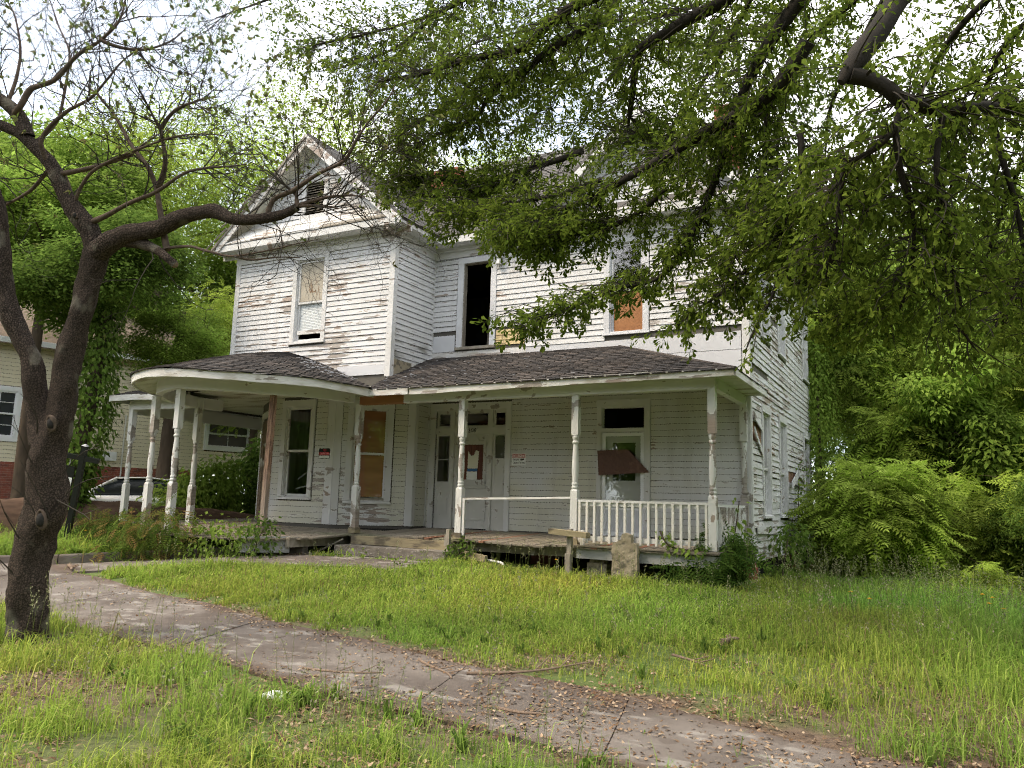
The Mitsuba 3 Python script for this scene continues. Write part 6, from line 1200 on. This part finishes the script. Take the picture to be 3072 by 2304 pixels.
def blade_mesh(x, y, h, w, cols, lean=.85):
    n = len(x); z = G(x, y); g = rg.uniform(0, 6.28, n); d = np.stack([np.cos(g), np.sin(g), g * 0], 1); s = np.stack([-np.sin(g + rg.normal(0, .4, n)), np.cos(g), g * 0], 1); s = arrow(s)
    L = h * lean * rg.uniform(.2, 1.4, n); b = np.stack([x, y, z], 1)
    m = b + d * (L * .3)[:, None] + np.stack([x * 0, x * 0, h * .62], 1); t = b + d * L[:, None] + np.stack([x * 0, x * 0, h * rg.uniform(.3, 1.0, n)], 1)
    w = w * rg.uniform(.6, 1.4, n); w = w[:, None]
    v = np.stack([b - s * w * .5, b + s * w * .5, m + s * w * .42, m - s * w * .42, t], 1).reshape(-1, 3)
    f = (np.array([(0, 1, 2), (0, 2, 3), (3, 2, 4)])[None] + (np.arange(n) * 5)[:, None, None]).reshape(-1, 3)
    return v, f, np.repeat(cols, 5, axis=0)
GC = [(.36, .46, .085), (.30, .42, .07), (.42, .48, .13), (.21, .33, .055)]
parts = []
def lawn_h(x, y): return (.06 + .09 * meshkit.fbm(np.stack([x * .9, y * .9, x * 0], -1), 2, 4)) * (1 + 1.5 * ss(.8, 3.2, x)) * (.75 + .25 * ss(-8, -5.5, y))
for n_per, a in ((3000, (-9.5, 4.2, -9.5, -6.0)), (2300, (-9.5, 5.0, -6.0, -3.0)), (1000, (-4.6, 7.0, -3.0, 2.0)), (300, (.0, 12, 2.0, 9.0)), (2300, (-3.5, 3.8, -12.6, -9.6)), (1700, (-9.5, -3.5, -12.4, -8.7)), (900, (-16, -9.5, -12.4, -6.5)), (1700, (-14.2, -7.4, -7.0, -3.2)), (500, (-19, -14, -8, -1)), (160, (4.2, 12, -12, -3))):
    hf = (lambda x, y: lawn_h(x, y)) if a[2] > -9.55 or a[0] < -13 and a[3] < -5 else (lambda x, y: .07 + .13 * meshkit.fbm(np.stack([x * 1.3, y * 1.3, x * 0], -1), 2, 14))
    if a[:2] == (-14.2, -7.4): hf = lambda x, y: (.12 + .22 * meshkit.fbm(np.stack([x * 1.7, y * 1.7, x * 0], -1), 2, 6)) * (.55 + .45 * ss(.0, .7, y - KPl(x)))
    x, y, h = blades(n_per, *a, hf); c = tint(rg, len(x), GC, .16); dry = rg.random(len(x)) < .07; c[dry] = tint(rg, dry.sum(), [(.34, .29, .15), (.26, .2, .1)], .1)
    pat = meshkit.fbm(np.stack([x * .7, y * .7, x * 0], -1), 3, 33); c *= (.72 + .55 * pat)[:, None]; c[:, 0] *= .8 + .4 * meshkit.noise(np.stack([x * .5, y * .5, x * 0], -1), 5)
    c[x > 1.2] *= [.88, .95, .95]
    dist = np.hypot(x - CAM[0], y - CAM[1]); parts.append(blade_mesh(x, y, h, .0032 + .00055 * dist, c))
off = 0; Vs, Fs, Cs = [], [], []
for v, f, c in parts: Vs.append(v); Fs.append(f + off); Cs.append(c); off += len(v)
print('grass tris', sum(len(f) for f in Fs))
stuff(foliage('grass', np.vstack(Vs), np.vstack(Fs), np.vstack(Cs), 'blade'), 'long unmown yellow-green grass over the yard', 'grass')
# broad-leaved weeds
WC = [(.14, .22, .045), (.19, .28, .06), (.11, .18, .04)]
def rosettes(n, area, size, keyname, lab, cols, k=9, keepz=(1, 2, 3)):
    X, Y = rg.uniform(area[0], area[1], n * 3), rg.uniform(area[2], area[3], n * 3); z = zone(X, Y); ok = np.isin(z, keepz) & (cover(X, Y) > .3); X, Y = X[ok][:n], Y[ok][:n]
    x, y = np.repeat(X, k), np.repeat(Y, k); m = len(x); h = size * rg.uniform(.6, 1.3, m); c = tint(rg, m, cols); return blade_mesh(x + rg.normal(0, .012, m), y + rg.normal(0, .012, m), h, .028 * size / .2, c, 1.0)
acc = [rosettes(110, (-6, 3.5, -8.6, -3.2), .16, '', '', WC, keepz=(1,)), rosettes(45, (-8, 2, -12.3, -9.8), .17, '', '', WC, keepz=(2,)), rosettes(420, (-13, -7.5, -7, -3.6), .30, '', '', [(.18, .28, .05), (.24, .35, .07)], keepz=(3,)), rosettes(30, (-2, 3.5, -11.5, -7), .17, '', '', WC)]
off = 0; Vs, Fs, Cs = [], [], []
for v, f, c in acc: Vs.append(v); Fs.append(f + off); Cs.append(c); off += len(v)
stuff(foliage('weed', np.vstack(Vs), np.vstack(Fs), np.vstack(Cs), 'blade'), 'broad-leaved weeds among the grass', 'weeds')
# small-leaved ground cover (clover and chickweed)
n = 26000; X, Y = rg.uniform(-9, 5, n), rg.uniform(-12.4, -2.6, n); ok = rg.random(n) < np.clip(cover(X, Y), .0, 1) * (zone(X, Y) > 0); X, Y = X[ok], Y[ok]; m = len(X)
P_ = np.stack([X, Y, G(X, Y) + rg.uniform(.01, .09, m)], 1); v, f, c = scatter(OVAL[0], OVAL[1], P_, frames(rand_unit(rg, m) * [1, 1, .3], np.array([0, 0, 1.0]) + rand_unit(rg, m) * .5), rg.uniform(.018, .045, m), tint(rg, m, [(.10, .17, .035), (.14, .21, .05), (.08, .13, .03)]))
stuff(foliage('ground_cover', v, f, c), 'small-leaved ground cover between the grass', 'ground cover')
# stalks with seed heads
sm, sp, sc = M(), [], []
def seed_stalk(x, y, h, lean):
    z = float(G(x, y)); g = rg.uniform(0, 6.28); d = np.array([math.cos(g) * lean, math.sin(g) * lean, 0]); s = np.linspace(0, 1, 5)[:, None]; p = np.array([x, y, z]) + s * [0, 0, h] + d * s ** 2
    sm.add(*tube(p, np.linspace(.0022, .0012, 5), 3, cap=False))
    for t in np.linspace(.72, 1, 12): sp.append(p[0] + t * np.array([0, 0, h]) + d * t ** 2 + rg.normal(0, .011, 3))
for area, n, h in (((-2.6, 1.4, -11.6, -9.9), 60, .55), ((-5.5, -2.6, -11.5, -9.9), 40, .6), ((.9, 4.6, -7.5, 1.5), 330, .62), ((-4.6, .1, -3.1, -2.6), 90, .5), ((-6.5, .9, -8, -3.2), 120, .4), ((.2, 3.2, -2.4, 1.0), 130, .7), ((-9, -7, -6.2, -4), 16, .5)):
    X, Y = rg.uniform(area[0], area[1], n * 2), rg.uniform(area[2], area[3], n * 2); ok = zone(X, Y) > 0
    for x, y in list(zip(X[ok], Y[ok]))[:n]: seed_stalk(x, y, h * rg.uniform(.6, 1.3), .12 * rg.random())
sp = np.array(sp); m = len(sp); v, f, c = scatter(DIAM[0], DIAM[1], sp, frames(rand_unit(rg, m) + [0, 0, .8], rand_unit(rg, m)), rg.uniform(.014, .03, m), tint(rg, m, [(.32, .32, .2), (.24, .27, .13), (.4, .37, .27)]))
sv, sf = sm.get(); v2 = np.vstack([v, sv]); f2 = np.vstack([f, sf + len(v)]); c2 = np.vstack([c, np.tile([(.14, .17, .06)], (len(sv), 1))])
stuff(foliage('seeding_grass', v2, f2, c2, 'blade'), 'tall thin grass stalks with pale seed heads', 'grass')
# dead leaves
n = 90000; X, Y = rg.uniform(-9, 5, n), rg.uniform(-12.6, -3.2, n); z = zone(X, Y); e1, e2_ = np.abs(Y - far_y(X)), np.abs(Y - near_y(X)); nn_ = meshkit.fbm(np.stack([X * 1.6, Y * 1.6, X * 0], -1), 3, 28)
dens = .9 * np.exp(-(e1 / .32) ** 2) * ss(-9, -3, X) + .8 * np.exp(-(e2_ / .28) ** 2) * ss(-6, -2.5, X) + .05 + .55 * ss(-1.6, .5, X) * ss(-6.6, -7.6, Y) * (nn_ > .47) + .5 * ss(-2.5, .5, X) * (z == 0) * (.25 + nn_ > .62) + (z == 2) * .75 * (nn_ > .40)
walkd = ((np.abs(Y - KPl(X) + .18) < .16) & (X > -10.6) & (X < -7.4)) * .8
ok = (rg.random(n) < (dens + walkd) * (.35 + .65 * (nn_ > .45))) & ~((X < .2) & (Y > -2.8)); X, Y, z = X[ok], Y[ok], z[ok]; m = len(X); print('litter', m)
P_ = np.stack([X, Y, G(X, Y) + np.where(z == 0, .03, .012) + rg.uniform(0, .02, m)], 1)
v, f, c = scatter(OAK[0] * [1, 1.15, 3.5], OAK[1], P_, frames(rand_unit(rg, m) * [1, 1, .16], np.array([0, 0, 1.0]) + rand_unit(rg, m) * .38), rg.uniform(.03, .062, m), tint(rg, m, [(.22, .15, .095), (.30, .22, .15), (.16, .10, .06), (.11, .065, .04), (.36, .28, .2)], .14))
stuff(put('fallen_leaves', (v, f), 'litter', color=c), 'dead brown oak leaves littering the sidewalk edges', 'leaf litter')
# fine twigs and catkins on the pavement
tm = M()
for k in range(420):
    x = rg.uniform(-4.5, 3.4); y = near_y(x) + (far_y(x) - near_y(x)) * rg.random(); 
    if rg.random() > .35 + .65 * ss(-2, 1, x): continue
    g = rg.normal(0, .7); L = rg.uniform(.04, .2); q = [(x + L * t * math.cos(g), y + L * t * math.sin(g) + .02 * math.sin(t * 4 + k), float(G(x, y)) + .03 + .004 * rg.random()) for t in (0, .5, 1)]; tm.add(*tube(q, .0028, 3, cap=False))
stuff(put('fallen_twigs', tm, 'deadwood'), 'fine broken twigs scattered over the sidewalk', 'twigs')
# yellow flowers
def flower(x, y, h, label):
    k = thing('yellow_flower', label, 'flower', 'yellow flowers in the grass' if label is FL else None); z = float(G(x, y)); m = M()
    for t in range(13): g = t * 6.28 / 13; m.add(np.array([(x, y, z + h), (x + .022 * math.cos(g - .2), y + .022 * math.sin(g - .2), z + h + .006), (x + .03 * math.cos(g), y + .03 * math.sin(g), z + h + .002), (x + .022 * math.cos(g + .2), y + .022 * math.sin(g + .2), z + h + .006)]), np.array([(0, 1, 2), (0, 2, 3)]))
    m.add(*lathe([(0, .004), (.006, .012), (.011, .008), (.013, .001)], x, y, z + h, 8)); put(f'{k}__head', m, 'yellowflower'); put(f'{k}__stem', tube([(x, y, z), (x + .01, y, z + h * .5), (x, y, z + h)], .003, 4), 'stemgreen')
mat('stemgreen', (.09, .14, .03), .7)
FL = 'small yellow flower standing in the grass'
for x, y, h in ((2.0, -4.0, .42), (2.25, -4.5, .4), (3.45, -3.6, .5), (3.55, -3.6, .47), (3.5, -3.9, .42), (3.62, -4.3, .4), (-12.3, -5.0, .55), (-12.2, -5.1, .5), (-12.1, -5.3, .48), (-10.9, -5.6, .5), (-2.4, -3.3, .3)): flower(x, y, h, FL)
tag(put('paper_litter', rough(-1.62, -1.42, -10.35, -10.22, float(G(-1.5, -10.3)) + .02, float(G(-1.5, -10.3)) + .05, 8, .02, .03), 'signwhite'), 'crumpled white paper scrap in the leaves at the near edge of the sidewalk', 'litter')
scene_check = sum(1 for k in scene)
